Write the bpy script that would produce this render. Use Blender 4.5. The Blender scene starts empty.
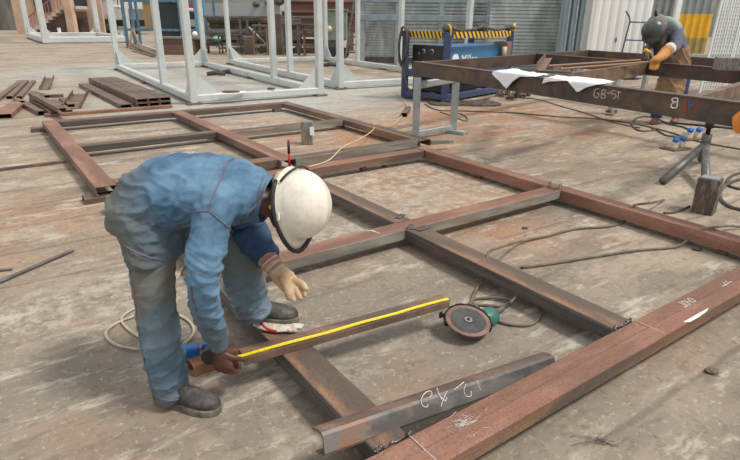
import bpy, bmesh, math, random
from mathutils import Vector, Matrix, noise
from mathutils.bvhtree import BVHTree
random.seed(7)
C = bpy.context.scene.collection
FPX, PITCH, ROLL, YAW, CH = 549.05, 0.36753, -0.010967, 0.61633, 1.55
CY, SY = math.cos(YAW), math.sin(YAW)

# ---------------------------------------------------------------- survey helpers (pixel of the photo -> point of the yard)
def ray(x, y):
    X = (x-370)/FPX; Y = -(y-230)/FPX
    c, s = math.cos(-ROLL), math.sin(-ROLL)
    X, Y = X*c-Y*s, X*s+Y*c
    cp, sp = math.cos(PITCH), math.sin(PITCH)
    return Vector((X, cp+Y*sp, -sp+Y*cp))
def at(x, y, z=0.0):
    d = ray(x, y); return Vector((0,0,CH)) + d*((z-CH)/d.z)
def px(x, y, Y):
    d = ray(x, y); return Vector((0,0,CH)) + d*(Y/d.y)
def W(u, v, z=0.0):
    return Vector((u*CY-v*SY, u*SY+v*CY, z))
UD = Vector((CY, SY, 0)); VD = Vector((-SY, CY, 0)); ZD = Vector((0,0,1))

# ---------------------------------------------------------------- materials
def mat(name, col, rough=.6, metal=0., col2=None, scale=4., stretch=(1,1,1), lo=.4, hi=.6, detail=6, col3=None, scale3=2., lo3=.5, hi3=.65,
        bump=0., bscale=60., rot=(0,0,0), fine=None, fscale=80., famt=.35, emit=None, spec=.5, coat=0.):
    m = bpy.data.materials.new(name); m.use_nodes = True
    nt = m.node_tree; N = nt.nodes; L = nt.links
    b = N['Principled BSDF']; b.inputs['Roughness'].default_value = rough; b.inputs['Metallic'].default_value = metal
    b.inputs['Specular IOR Level'].default_value = spec; b.inputs['Coat Weight'].default_value = coat
    c4 = lambda c: (c[0], c[1], c[2], 1)
    b.inputs['Base Color'].default_value = c4(col)
    if emit:
        b.inputs['Emission Color'].default_value = c4(emit[0]); b.inputs['Emission Strength'].default_value = emit[1]
    tc = N.new('ShaderNodeTexCoord'); mp = N.new('ShaderNodeMapping'); L.new(tc.outputs['Object'], mp.inputs[0])
    mp.inputs['Scale'].default_value = stretch; mp.inputs['Rotation'].default_value = rot
    cur = None
    def layer(cur, c, sc, lo, hi, vec, seed):
        n = N.new('ShaderNodeTexNoise'); n.noise_dimensions = '4D'; n.inputs['W'].default_value = seed
        n.inputs['Scale'].default_value = sc; n.inputs['Detail'].default_value = detail; n.inputs['Roughness'].default_value = .62
        L.new(vec, n.inputs['Vector'])
        r = N.new('ShaderNodeMapRange'); r.inputs[1].default_value = lo; r.inputs[2].default_value = hi; L.new(n.outputs['Fac'], r.inputs[0])
        x = N.new('ShaderNodeMix'); x.data_type = 'RGBA'; L.new(r.outputs[0], x.inputs[0])
        if cur is None: x.inputs[6].default_value = c4(col)
        else: L.new(cur, x.inputs[6])
        x.inputs[7].default_value = c4(c); return x.outputs[2]
    if col2: cur = layer(cur, col2, scale, lo, hi, mp.outputs[0], 1.)
    if col3: cur = layer(cur, col3, scale3, lo3, hi3, mp.outputs[0], 5.)
    if fine:
        n = N.new('ShaderNodeTexNoise'); n.inputs['Scale'].default_value = fscale; n.inputs['Detail'].default_value = 4; L.new(tc.outputs['Object'], n.inputs['Vector'])
        x = N.new('ShaderNodeMix'); x.data_type = 'RGBA'
        r = N.new('ShaderNodeMapRange'); r.inputs[1].default_value = .45; r.inputs[2].default_value = .7; r.inputs[4].default_value = famt; L.new(n.outputs['Fac'], r.inputs[0])
        L.new(r.outputs[0], x.inputs[0])
        if cur is None: x.inputs[6].default_value = c4(col)
        else: L.new(cur, x.inputs[6])
        x.inputs[7].default_value = c4(fine); cur = x.outputs[2]
    if cur is not None: L.new(cur, b.inputs['Base Color'])
    if bump:
        n = N.new('ShaderNodeTexNoise'); n.inputs['Scale'].default_value = bscale; n.inputs['Detail'].default_value = 5; L.new(mp.outputs[0], n.inputs['Vector'])
        bp = N.new('ShaderNodeBump'); bp.inputs['Strength'].default_value = bump; bp.inputs['Distance'].default_value = .01
        L.new(n.outputs['Fac'], bp.inputs['Height']); L.new(bp.outputs[0], b.inputs['Normal'])
    return m
M = {}
def beam_mat(name, base, c2, c3, **k):
    return mat(name, base, .62, .15, c2, 3., (.7, 3.2, 3.2), .42, .6, col3=c3, scale3=1.6, lo3=.46, hi3=.58, bump=.25, bscale=30, fine=(.05,.035,.03), fscale=90, famt=.4, **k)
M['rust']   = beam_mat('rusty_steel', (.175,.11,.08), (.26,.165,.12), (.12,.085,.068))
M['rustred']= beam_mat('red_rusty_steel', (.29,.135,.09), (.36,.20,.14), (.22,.11,.075))
M['rustbrown'] = beam_mat('brown_oxide_steel', (.215,.125,.08), (.31,.18,.11), (.13,.095,.075))
M['scale']  = mat('mill_scale_steel', (.075,.07,.068), .5, .35, (.20,.10,.06), 7., (.3,6,6), .52, .66, col3=(.15,.145,.14), scale3=4., lo3=.5, hi3=.66, bump=.3, bscale=40, fine=(.25,.22,.2), fscale=200, famt=.25)
M['greyface']= mat('grey_mill_scale_steel', (.30,.285,.25), .6, .1, (.24,.17,.12), 4., (.5,3,3), .5, .62, col3=(.18,.17,.155), scale3=3., lo3=.48, hi3=.6, bump=.2, bscale=40)
M['tablebeam']= mat('dark_oxide_steel', (.095,.068,.056), .5, .25, (.16,.10,.065), 1.6, (.4,2.5,2.5), .46, .62, col3=(.06,.052,.05), scale3=1.5, lo3=.48, hi3=.6, bump=.15, bscale=30)
M['galv']   = mat('galvanised_steel', (.42,.46,.47), .45, .5, (.30,.34,.36), 6., (1,1,1), .4, .65, bump=.05)
M['galvd']  = mat('weathered_galvanised_sheet', (.40,.44,.43), .5, .25, (.22,.25,.25), 1.2, (1,1,.4), .42, .62, col3=(.5,.53,.52), scale3=3.)
M['galvblue'] = mat('bluish_galvanised_sheet', (.30,.37,.40), .5, .3, (.22,.28,.31), 2., (2,2,.3), .4, .6)
M['paint']  = mat('pale_grey_paint', (.57,.60,.59), .45, 0, (.48,.51,.50), 3., (1,1,1), .4, .65)
M['white']  = mat('off_white_sheet', (.88,.89,.86), .5, 0, (.80,.80,.77), 2., (1,1,.3), .45, .65)
M['greywall']=mat('grey_corrugated_sheet', (.33,.36,.36), .5, .2, (.24,.27,.27), 2.)
M['yellow'] = mat('yellow_painted_sheet', (.85,.48,.02), .5, 0, (.68,.40,.03), 2.)
M['olive']  = mat('dirty_yellow_sheet', (.45,.33,.10), .6, 0, (.32,.26,.11), 3.)
M['navy']   = mat('dark_blue_painted_steel', (.035,.055,.17), .4, .1, (.06,.08,.16), 8., fine=(.2,.2,.2), famt=.2)
M['blue']   = mat('bright_blue_paint', (.02,.20,.42), .35, 0, (.04,.16,.30), 5.)
M['teal']   = mat('teal_blue_painted_steel', (.10,.22,.30), .5, 0, (.06,.14,.2), 4.)
M['steelblue'] = mat('light_blue_painted_steel', (.10,.28,.45), .5)
M['black']  = mat('black_plastic', (.02,.02,.022), .45)
M['rubber'] = mat('black_rubber', (.03,.03,.03), .8)
M['cable']  = mat('dusty_black_cable', (.05,.045,.04), .7, 0, (.12,.10,.08), 12.)
M['cablebr']= mat('dusty_brown_cable', (.12,.10,.08), .7, 0, (.20,.16,.12), 10.)
M['cream']  = mat('cream_cord', (.55,.47,.36), .7, 0, (.42,.35,.26), 10.)
M['straw']  = mat('straw_cord', (.62,.47,.28), .8)
M['hiyel']  = mat('hazard_yellow', (.75,.45,.03), .5)
M['tape']   = mat('yellow_tape_blade', (.85,.66,.02), .35)
M['chalk']  = mat('white_chalk', (.80,.80,.78), .9, fine=(.5,.42,.38), fscale=90, famt=.6)
M['chalkfaint'] = mat('faint_chalk', (.60,.55,.52), .95, fine=(.3,.2,.16), fscale=120, famt=.8)
M['weld']   = mat('weld_bead_metal', (.22,.21,.21), .35, .8, (.10,.08,.07), 30., bump=.5, bscale=120)
M['wood']   = mat('weathered_timber', (.24,.18,.13), .8, 0, (.14,.10,.075), 6., (1,8,8), .4, .6, bump=.3, bscale=30)
M['greywood']=mat('grey_weathered_timber', (.27,.25,.22), .85, 0, (.13,.115,.10), 8., (8,8,1.2), .42, .62, bump=.4, bscale=30)
M['plank']  = mat('orange_rusty_plate', (.33,.16,.08), .7, .1, (.20,.10,.06), 6., (.5,4,4), .4, .6)
M['denim']  = None
M['skin']   = mat('dark_brown_skin', (.085,.035,.025), .45, 0, (.12,.05,.035), 12., bump=.15, bscale=80)
M['leather']= mat('dusty_black_leather', (.045,.042,.040), .55, 0, (.17,.15,.135), 14., (1,1,1), .45, .7, bump=.3, bscale=60)
M['sole']   = mat('dusty_boot_sole', (.10,.09,.08), .85, 0, (.22,.19,.16), 20.)
M['brownboot'] = mat('brown_leather', (.26,.12,.06), .6)
M['helmet'] = mat('scuffed_white_plastic', (.80,.76,.66), .32, 0, (.62,.56,.44), 9., (1,1,1), .56, .75, fine=(.45,.38,.28), fscale=45, famt=.25, coat=.2)
M['tanglove']=mat('worn_tan_leather', (.47,.30,.17), .75, 0, (.60,.43,.28), 14., (1,1,1), .42, .62, bump=.4, bscale=60)
M['orangeglove']=mat('orange_brown_leather', (.42,.19,.06), .7, 0, (.55,.24,.05), 8., bump=.3)
M['orange'] = mat('orange_cloth', (.75,.26,.05), .8)
M['red']    = mat('red_trim', (.50,.03,.04), .7)
M['knit']   = mat('white_knit_glove', (.68,.62,.54), .9, 0, (.55,.42,.36), 30., (1,1,1), .45, .6, bump=.6, bscale=90)
M['yellowear']=mat('yellow_foam', (.85,.75,.02), .6)
M['paper']  = mat('white_paper', (.82,.84,.88), .7)
M['bluep']  = mat('blue_plastic', (.01,.13,.45), .35)
M['tealg']  = mat('green_teal_plastic', (.02,.20,.17), .4, 0, (.05,.13,.10), 12.)
M['disc']   = mat('black_abrasive_disc', (.035,.035,.04), .75, 0, (.08,.075,.075), 10.)
M['discrim']= mat('worn_rusty_disc_rim', (.19,.105,.08), .85, 0, (.26,.17,.135), 14.)
M['metal']  = mat('bare_steel', (.33,.32,.30), .45, .6)
M['bar']    = mat('dull_grey_steel_bar', (.19,.19,.19), .5, .5, (.12,.11,.10), 9.)
M['loosesteel']= mat('patchy_rusty_grey_steel', (.19,.175,.165), .55, .2, (.27,.15,.10), 3.5, (1,2,2), .53, .6, col3=(.11,.10,.10), scale3=2.5, lo3=.48, hi3=.58, bump=.2, bscale=40)
M['khaki']  = mat('brown_leather_apron', (.33,.20,.10), .8, 0, (.22,.14,.08), 5., bump=.3, bscale=20)
M['greycloth']=mat('grey_work_shirt', (.10,.11,.15), .85, 0, (.16,.17,.21), 6.)
M['cape']   = mat('pale_green_grey_leather_cape', (.22,.28,.27), .75, 0, (.30,.36,.34), 6.)
M['darkbib']= mat('dark_brown_leather', (.07,.05,.04), .8, 0, (.13,.09,.06), 6.)
M['hood']   = mat('dark_green_grey_plastic', (.05,.065,.06), .35, 0, (.09,.10,.09), 8.)
M['navysleeve'] = mat('shaded_navy_denim', (.03,.07,.15), .85, 0, (.05,.10,.19), 7.)  # navy sleeve cloth, with the far arm's shade mixed into its colour
M['jean']   = mat('deep_blue_jean', (.025,.06,.17), .85)
M['greensheet']=mat('pale_green_cabinet_paint', (.25,.31,.24), .55, 0, (.18,.22,.17), 4.)
M['pinkwall']=mat('peach_render', (.62,.42,.30), .85, 0, (.48,.34,.26), 1.)
M['brownwall']=mat('brown_dirty_render', (.20,.14,.11), .9, 0, (.11,.08,.07), 1.)
M['stonewall']=mat('stained_concrete_wall', (.28,.27,.24), .9, 0, (.09,.09,.085), .35, (1,1,.35), .42, .6)
M['backwall']=mat('distant_grey_green_wall', (.20,.20,.17), .9, 0, (.34,.33,.30), .5, (1,1,.5), .42, .58)
M['tan']    = mat('pale_steps_render', (.50,.42,.34), .9)
M['railred']= mat('brown_red_railing', (.32,.15,.11), .7)
M['darkmesh']=mat('dark_green_mesh', (.03,.05,.05), .7)
M['timber'] = mat('yellow_timber_board', (.45,.30,.16), .8)
M['reddish']= mat('red_oxide_primer', (.28,.11,.09), .7, 0, (.17,.09,.08), 1., (1,1,1))
M['greybed']= mat('grey_steel_side', (.36,.38,.39), .6)
M['truckw'] = mat('white_truck_paint', (.75,.76,.76), .35)
M['redpaint']=mat('red_truck_paint', (.45,.05,.06), .4)
M['turq']   = mat('turquoise_plastic', (.18,.50,.48), .5)
M['glass']  = mat('dark_window_glass', (.03,.035,.04), .1)
M['stone']  = mat('brown_rubble', (.13,.10,.085), .9, 0, (.2,.15,.12), 10.)
M['cream_box']=mat('cream_plastic', (.65,.58,.44), .5)
M['ochre']  = mat('pale_brown_insulation', (.30,.18,.12), .8)

def denim(name, base, light, dirt, dirt_axis, dlo, dhi, dirt2=None):
    m = mat(name, base, .88, 0, light, 5., (1,1,1), .42, .58, bump=.3, bscale=160)
    nt = m.node_tree; N = nt.nodes; L = nt.links; b = N['Principled BSDF']
    src = b.inputs['Base Color'].links[0].from_socket
    tc = N.new('ShaderNodeTexCoord'); sx = N.new('ShaderNodeSeparateXYZ'); L.new(tc.outputs['Object'], sx.inputs[0])
    n = N.new('ShaderNodeTexNoise'); n.inputs['Scale'].default_value = 6; n.inputs['Detail'].default_value = 5; L.new(tc.outputs['Object'], n.inputs['Vector'])
    s = N.new('ShaderNodeMath'); s.operation = 'MULTIPLY_ADD'; L.new(n.outputs['Fac'], s.inputs[0]); s.inputs[1].default_value = .38
    # dirt coordinate
    dp = N.new('ShaderNodeVectorMath'); dp.operation = 'DOT_PRODUCT'; L.new(tc.outputs['Object'], dp.inputs[0]); dp.inputs[1].default_value = dirt_axis
    L.new(dp.outputs['Value'], s.inputs[2])
    r = N.new('ShaderNodeMapRange'); r.inputs[1].default_value = dlo; r.inputs[2].default_value = dhi; r.inputs[4].default_value = .85; L.new(s.outputs[0], r.inputs[0])
    x = N.new('ShaderNodeMix'); x.data_type = 'RGBA'; L.new(r.outputs[0], x.inputs[0]); L.new(src, x.inputs[6]); x.inputs[7].default_value = (*dirt, 1)
    out = x.outputs[2]
    if dirt2:
        n2 = N.new('ShaderNodeTexNoise'); n2.inputs['Scale'].default_value = 3.6; n2.inputs['Detail'].default_value = 3; L.new(tc.outputs['Object'], n2.inputs['Vector'])
        r2 = N.new('ShaderNodeMapRange'); r2.inputs[1].default_value = .47; r2.inputs[2].default_value = .60; r2.inputs[4].default_value = .75; L.new(n2.outputs['Fac'], r2.inputs[0])
        x2 = N.new('ShaderNodeMix'); x2.data_type = 'RGBA'; L.new(r2.outputs[0], x2.inputs[0]); L.new(out, x2.inputs[6]); x2.inputs[7].default_value = (*dirt2, 1); out = x2.outputs[2]
    L.new(out, b.inputs['Base Color']); return m

# ---------------------------------------------------------------- object helpers
def root_loc(o):
    while o.parent: o = o.parent
    return o.location.copy()
class MB:
    def __init__(s): s.bm = bmesh.new(); s.mi = 0
    def _f(s, fs):
        for f in fs: f.material_index = s.mi
    def poly(s, vs):
        v = [s.bm.verts.new(p) for p in vs]; f = s.bm.faces.new(v); s._f([f]); return s
    def prism(s, prof, p0, p1, side, up):
        # closed profile [(a,b)] in (side, up) swept from p0 to p1
        A = [s.bm.verts.new(p0+side*a+up*b) for a,b in prof]; B = [s.bm.verts.new(p1+side*a+up*b) for a,b in prof]
        n = len(prof); fs = []
        for i in range(n): fs.append(s.bm.faces.new((A[i], A[(i+1)%n], B[(i+1)%n], B[i])))
        fs.append(s.bm.faces.new(A[::-1])); fs.append(s.bm.faces.new(B)); s._f(fs); return s
    def box(s, c, size, rz=0., R=None):
        h = Vector(size)/2; c = Vector(c); R = R or Matrix.Rotation(rz, 3, 'Z'); ch = min(.004, min(size)*.08)
        e = [c + R@Vector((x*h.x, y*h.y, z*h.z)) for x,y,z in ((-1,-1,-1),(1,-1,-1),(1,1,-1),(-1,1,-1),(-1,-1,1),(1,-1,1),(1,1,1),(-1,1,1))]
        v = [s.bm.verts.new(p) for p in e]
        s._f([s.bm.faces.new([v[i] for i in q]) for q in ((3,2,1,0),(4,5,6,7),(0,1,5,4),(1,2,6,5),(2,3,7,6),(3,0,4,7))]); return s
    def bar(s, p0, p1, w, h, up=ZD):
        p0 = Vector(p0); p1 = Vector(p1); d = (p1-p0).normalized(); side = d.cross(up).normalized(); u = side.cross(d).normalized()
        b = min(w,h)*.12
        pr = [(-w/2+b,-h/2),(w/2-b,-h/2),(w/2,-h/2+b),(w/2,h/2-b),(w/2-b,h/2),(-w/2+b,h/2),(-w/2,h/2-b),(-w/2,-h/2+b)]
        return s.prism(pr, p0, p1, side, u)
    def tube(s, pts, r, n=8, closed=False):
        pts = [Vector(p) for p in pts]; rings = []
        rr = r if isinstance(r, (list,tuple)) else [r]*len(pts)
        prev = None
        for i,p in enumerate(pts):
            t = (pts[min(i+1,len(pts)-1)]-pts[max(i-1,0)])
            t = t.normalized() if t.length > 1e-9 else ZD
            if prev is None:
                a = t.cross(ZD); a = a.normalized() if a.length > 1e-3 else Vector((1,0,0))
            else:
                a = prev - t*prev.dot(t); a = a.normalized() if a.length > 1e-6 else t.orthogonal().normalized()
            prev = a; b = t.cross(a)
            rings.append([s.bm.verts.new(p+(a*math.cos(k*2*math.pi/n)+b*math.sin(k*2*math.pi/n))*rr[i]) for k in range(n)])
        fs = []
        for i in range(len(rings)-1):
            for k in range(n): fs.append(s.bm.faces.new((rings[i][k], rings[i][(k+1)%n], rings[i+1][(k+1)%n], rings[i+1][k])))
        fs.append(s.bm.faces.new(rings[0][::-1])); fs.append(s.bm.faces.new(rings[-1])); s._f(fs); return s
    def loft(s, rings, n=20):
        # rings: (centre, e1, e2, r1, r2)
        R = []
        for c,e1,e2,r1,r2 in rings:
            R.append([s.bm.verts.new(c+e1*(r1*math.cos(k*2*math.pi/n))+e2*(r2*math.sin(k*2*math.pi/n))) for k in range(n)])
        fs = []
        for i in range(len(R)-1):
            for k in range(n): fs.append(s.bm.faces.new((R[i][k], R[i][(k+1)%n], R[i+1][(k+1)%n], R[i+1][k])))
        fs.append(s.bm.faces.new(R[0][::-1])); fs.append(s.bm.faces.new(R[-1])); s._f(fs); return s
    def ball(s, c, r, R=None, n=14):
        r = Vector((r,r,r)) if isinstance(r,(int,float)) else Vector(r); c = Vector(c)
        g = bmesh.ops.create_uvsphere(s.bm, u_segments=n, v_segments=max(6,n*2//3), radius=1)
        for v in g['verts']:
            p = Vector((v.co.x*r.x, v.co.y*r.y, v.co.z*r.z)); v.co = c + (R@p if R else p)
        return s
    def build(s, name, m, parent=None, loc=None, smooth=False, bevel=0., angle=None):
        bmesh.ops.recalc_face_normals(s.bm, faces=s.bm.faces[:])
        me = bpy.data.meshes.new(name); base = Vector(loc) if loc is not None else (root_loc(parent) if parent else None)
        if base is None:
            vs = [v.co for v in s.bm.verts]
            base = Vector((sum(v.x for v in vs)/len(vs), sum(v.y for v in vs)/len(vs), min(v.z for v in vs)))
        for v in s.bm.verts: v.co -= base
        s.bm.to_mesh(me); s.bm.free()
        for mm in (m if isinstance(m,(list,tuple)) else [m]): me.materials.append(mm)
        o = bpy.data.objects.new(name, me); C.objects.link(o)
        if parent:
            o.parent = parent
            pass
        else: o.location = base
        if smooth:
            for p in me.polygons: p.use_smooth = True
            if angle is not None: me.set_sharp_from_angle(angle=angle)
        if bevel:
            b = o.modifiers.new('bevel','BEVEL'); b.width = bevel; b.segments = 2; b.limit_method = 'ANGLE'
        return o
def tag(o, label=None, cat=None, group=None, kind=None):
    if label: o['label'] = label
    if cat: o['category'] = cat
    if group: o['group'] = group
    if kind: o['kind'] = kind
    return o
def thing(name, label, cat, loc, group=None):
    o = bpy.data.objects.new(name, None); C.objects.link(o); o.location = loc; o.empty_display_size = .1
    return tag(o, label, cat, group)
def struct(name, mb, m, **k):
    return tag(mb.build(name, m, **k), kind='structure')
def spline(pts, k=6):
    pts = [Vector(p) for p in pts]; out = []
    for i in range(len(pts)-1):
        p0 = pts[max(i-1,0)]; p1 = pts[i]; p2 = pts[i+1]; p3 = pts[min(i+2,len(pts)-1)]
        for j in range(k):
            t = j/k
            out.append(.5*((2*p1)+(p2-p0)*t+(2*p0-5*p1+4*p2-p3)*t*t+(3*p1-p0-3*p2+p3)*t**3))
    out.append(pts[-1]); return out
def lipped(w, h, t=.006, lip=.02, r=.008):
    # web on top, open below, rounded top corners; origin centre-bottom
    a = w/2
    return [(-a,0),(-a,h-r),(-a+r*.3,h-r*.3),(-a+r,h),(a-r,h),(a-r*.3,h-r*.3),(a,h-r),(a,0),(a-lip,0),(a-lip,t),(a-t,t),(a-t,h-t),(-a+t,h-t),(-a+t,t),(-a+lip,t),(-a+lip,0)]
def two_tone(o, side_from=-1, nz=.7):
    # second slot for the faces that do not look up
    for p in o.data.polygons:
        if abs(p.normal.z) < nz: p.material_index = 1
    return o
def cable(name, label, pts, r, m, group=None, parent=None, cat='cable'):
    o = MB().tube(spline(pts, 7), r, 8).build(name, m, parent, smooth=True)
    if not parent: tag(o, label, cat, group)
    return o
def gp(lst, z=.008):   # ground points from photo points; (x,y) or (x,y,z)
    return [at(p[0], p[1], p[2] if len(p) > 2 else z) for p in lst]

# ---------------------------------------------------------------- ground
def ground_material():
    m = bpy.data.materials.new('stained_concrete_yard'); m.use_nodes = True; nt = m.node_tree; N = nt.nodes; L = nt.links; b = N['Principled BSDF']
    b.inputs['Roughness'].default_value = .85; b.inputs['Specular IOR Level'].default_value = .25
    tc = N.new('ShaderNodeTexCoord'); mp = N.new('ShaderNodeMapping'); L.new(tc.outputs['Object'], mp.inputs[0]); mp.inputs['Rotation'].default_value = (0,0,-YAW)
    st = N.new('ShaderNodeMapping'); L.new(mp.outputs[0], st.inputs[0]); st.inputs['Scale'].default_value = (.42,1.35,1)
    def nz(vec, sc, det=8, ro=.65, w=0., dist=0.):
        n = N.new('ShaderNodeTexNoise'); n.noise_dimensions = '4D'; n.inputs['W'].default_value = w; n.inputs['Scale'].default_value = sc; n.inputs['Detail'].default_value = det
        n.inputs['Roughness'].default_value = ro; n.inputs['Distortion'].default_value = dist; L.new(vec, n.inputs['Vector']); return n.outputs['Fac']
    def rng(f, a, c, lo=0., hi=1.):
        r = N.new('ShaderNodeMapRange'); r.inputs[1].default_value = a; r.inputs[2].default_value = c; r.inputs[3].default_value = lo; r.inputs[4].default_value = hi; L.new(f, r.inputs[0]); return r.outputs[0]
    def mix(f, a, c):
        x = N.new('ShaderNodeMix'); x.data_type = 'RGBA'; L.new(f, x.inputs[0])
        if isinstance(a, tuple): x.inputs[6].default_value = (*a,1)
        else: L.new(a, x.inputs[6])
        x.inputs[7].default_value = (*c,1); return x.outputs[2]
    def mul(a, c):
        x = N.new('ShaderNodeMath'); x.operation = 'MULTIPLY'; L.new(a, x.inputs[0]); 
        if isinstance(c, float): x.inputs[1].default_value = c
        else: L.new(c, x.inputs[1])
        return x.outputs[0]
    def blob(x, y, r, soft):   # a stain around a spot of the yard
        d = N.new('ShaderNodeVectorMath'); d.operation = 'DISTANCE'; L.new(tc.outputs['Object'], d.inputs[0]); d.inputs[1].default_value = (x,y,0)
        return rng(d.outputs['Value'], r+soft, r-soft*.3)
    def add(a, c):
        x = N.new('ShaderNodeMath'); x.operation = 'MAXIMUM'; L.new(a, x.inputs[0]); L.new(c, x.inputs[1]); return x.outputs[0]
    cur = mix(rng(nz(st.outputs[0], 1.1, 10), .42, .58), (.275,.22,.165), (.38,.31,.235))
    cur = mix(rng(nz(st.outputs[0], 2.4, 10, w=3), .49, .60, 0, .8), cur, (.195,.162,.13))
    near = blob(.0, 1.0, 2.3, 1.3)
    cur = mix(mul(near, rng(nz(mp.outputs[0], 1.1, 6, w=5), .38, .55, .35, .9)), cur, (.235,.203,.168))
    rustm = add(add(blob(2.0,9.5,1.6,1.4), blob(-.1,8.2,1.0,1.2)), add(blob(.5,5.2,.4,.9), blob(-3.0,3.9,.35,.9)))
    rustm = add(rustm, add(blob(-1.9,9.2,.3,.7), blob(.9,4.0,.1,.7)))
    cur = mix(mul(rustm, rng(nz(mp.outputs[0], 1.9, 12, .7, w=7), .40, .54, 0, .9)), cur, (.36,.175,.095))
    cur = mix(rng(nz(mp.outputs[0], .9, 12, .7, w=11), .52, .63, 0, .42), cur, (.33,.20,.125))
    pale = add(blob(-2.4,13.0,3.0,1.8), blob(-7.,17.,1.5,4.))
    cur = mix(mul(pale, rng(nz(st.outputs[0], 1.5, 8, w=13), .36, .52, .4, 1.)), cur, (.40,.415,.40))
    far = N.new('ShaderNodeSeparateXYZ'); L.new(tc.outputs['Object'], far.inputs[0])
    cur = mix(rng(nz(st.outputs[0], 3.8, 12, .72, w=17), .545, .62, 0, .8), cur, (.52,.475,.40))
    cur = mix(mul(rng(nz(st.outputs[0], .7, 5, w=19), .47, .56), rng(nz(mp.outputs[0], 9, 8, .75, w=20), .46, .56, 0, .8)), cur, (.45,.40,.33))
    cur = mix(rng(nz(mp.outputs[0], 30, 6, .75, w=21), .55, .63, 0, .55), cur, (.55,.50,.43))
    cur = mix(rng(nz(mp.outputs[0], 14, 10, .78, w=23), .53, .62, 0, .6), cur, (.125,.10,.08))
    cur = mix(rng(nz(st.outputs[0], 6., 10, .7, w=25), .55, .62, 0, .5), cur, (.15,.125,.10))
    wv = N.new('ShaderNodeTexWave'); wv.wave_type='BANDS'; wv.bands_direction='Y'; wv.inputs['Scale'].default_value=.55; wv.inputs['Distortion'].default_value=1.2; wv.inputs['Detail'].default_value=3; wv.inputs['Detail Scale'].default_value=1.5
    L.new(mp.outputs[0], wv.inputs['Vector'])
    cur = mix(mul(rng(wv.outputs['Fac'], .985, .999), rng(nz(mp.outputs[0], 1.2, 4, w=29), .45, .55, 0, .55)), cur, (.14,.11,.09))
    L.new(cur, b.inputs['Base Color'])
    bp = N.new('ShaderNodeBump'); bp.inputs['Strength'].default_value = .5; bp.inputs['Distance'].default_value = .012
    L.new(nz(mp.outputs[0], 20, 10, .7, w=31), bp.inputs['Height']); L.new(bp.outputs[0], b.inputs['Normal'])
    return m
g = MB(); g.poly([(-90,-8,0),(90,-8,0),(90,110,0),(-90,110,0)])
struct('floor', g, ground_material(), loc=(0,0,0))

# ---------------------------------------------------------------- welded floor frames
def fbeam(root, p0, p1, w, h, z, m, name='beam', prof=None, label=None):
    """lipped channel from p0 to p1 (plan u,v of the centre line)"""
    a = W(*p0, z); c = W(*p1, z); d = (c-a).normalized(); side = d.cross(ZD).normalized()
    o = MB().prism(prof or lipped(w, h), Vector((0,0,0)), Vector(((c-a).length,0,0)), Vector((0,-1,0)), ZD).build(name, m, None, loc=(0,0,0))
    o.parent = root; o.location = a-root.location; o.rotation_euler = (0,0,math.atan2(d.y, d.x))
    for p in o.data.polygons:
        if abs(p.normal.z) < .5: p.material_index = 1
    if label: o['label'] = label
    return o
F1 = thing('welded_floor_frame', 'large welded rusty steel floor frame in the foreground, reaching under the chalked near beam', 'steel frame', W(.6,1.1,0))
H, T = .075, .14
near_prof = [(-.0825,0),(-.0825,.068),(-.078,.074),(-.004,.078),(.004,.073),(.076,.073),(.0825,.068),(.0825,0),(.0625,0),(.0625,.006),(.0765,.006),(.0765,.066),(-.0765,.066),(-.0765,.006),(-.0625,.006),(-.0625,0)]
near_prof = [(-a,b) for a,b in near_prof]
fbeam(F1, (-1.2,1.132), (5.2,1.132), .165, .078, T-.078, [M['rustred'], M['rustbrown']], prof=near_prof)
fbeam(F1, (.90,2.93), (4.10,2.93), .15, H, T-H, [M['rustred'], M['greyface']])
fbeam(F1, (.72,4.80), (4.10,4.80), .16, H, T-H, [M['rustred'], M['rust']])
fbeam(F1, (4.175,1.215), (4.175,4.90), .14, .095, T-.095, [M['rustred'], M['rustred']])
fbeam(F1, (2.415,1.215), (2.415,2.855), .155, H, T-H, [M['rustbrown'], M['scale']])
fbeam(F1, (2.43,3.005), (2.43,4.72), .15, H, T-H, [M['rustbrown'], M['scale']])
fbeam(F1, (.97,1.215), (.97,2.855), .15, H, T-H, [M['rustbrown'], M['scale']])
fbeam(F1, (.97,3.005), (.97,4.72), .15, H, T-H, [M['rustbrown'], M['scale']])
def weldplate(u, v, ang, l=.13, w=.05, thick=.008, z=T):
    o = MB(); r = Matrix.Rotation(YAW+ang, 3, 'Z'); c = W(u,v,z+thick/2)
    o.box(c, (l,w,thick), R=r); return o.build('joint_plate', M['weld'], F1, bevel=.003)
def weld(u0,v0,u1,v1,z=T,r=.007, root=None):
    n = 14; pts = []
    for i in range(n+1):
        t = i/n; pts.append(W(u0+(u1-u0)*t+random.uniform(-.004,.004), v0+(v1-v0)*t+random.uniform(-.004,.004), z+random.uniform(-.001,.003)))
    return MB().tube(pts, [r*random.uniform(.7,1.4) for _ in pts], 6).build('weld_bead', M['weld'], root or F1, smooth=True)
weldplate(2.45,2.80,.1,.12,.06); weldplate(2.40,2.87,.9,.1,.035); weldplate(2.47,3.09,.5,.10,.05); 
weldplate(4.08,2.93,1.57,.10,.04); weldplate(.99,4.70,.2)
for s in (.895,1.03): weld(s,1.215,s+.03,1.225)
weld(.93,1.218,1.01,1.216,r=.004); weld(2.34,1.215,2.37,1.23); weld(2.45,1.22,2.49,1.225); weld(2.37,1.215,2.46,1.215,r=.004)
weld(2.345,2.85,2.36,2.86,r=.01); weld(4.10,2.86,4.10,3.0,r=.006); weld(4.1,4.72,4.1,4.88,r=.006)
# upright clips at the rail joint
for u,v,hh in ((4.12,2.99,.05),(4.15,2.90,.045)):
    MB().box(W(u,v,T+hh/2),(.05,.012,hh),YAW+.3).build('clip', M['greyface'], F1, bevel=.002)
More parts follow.
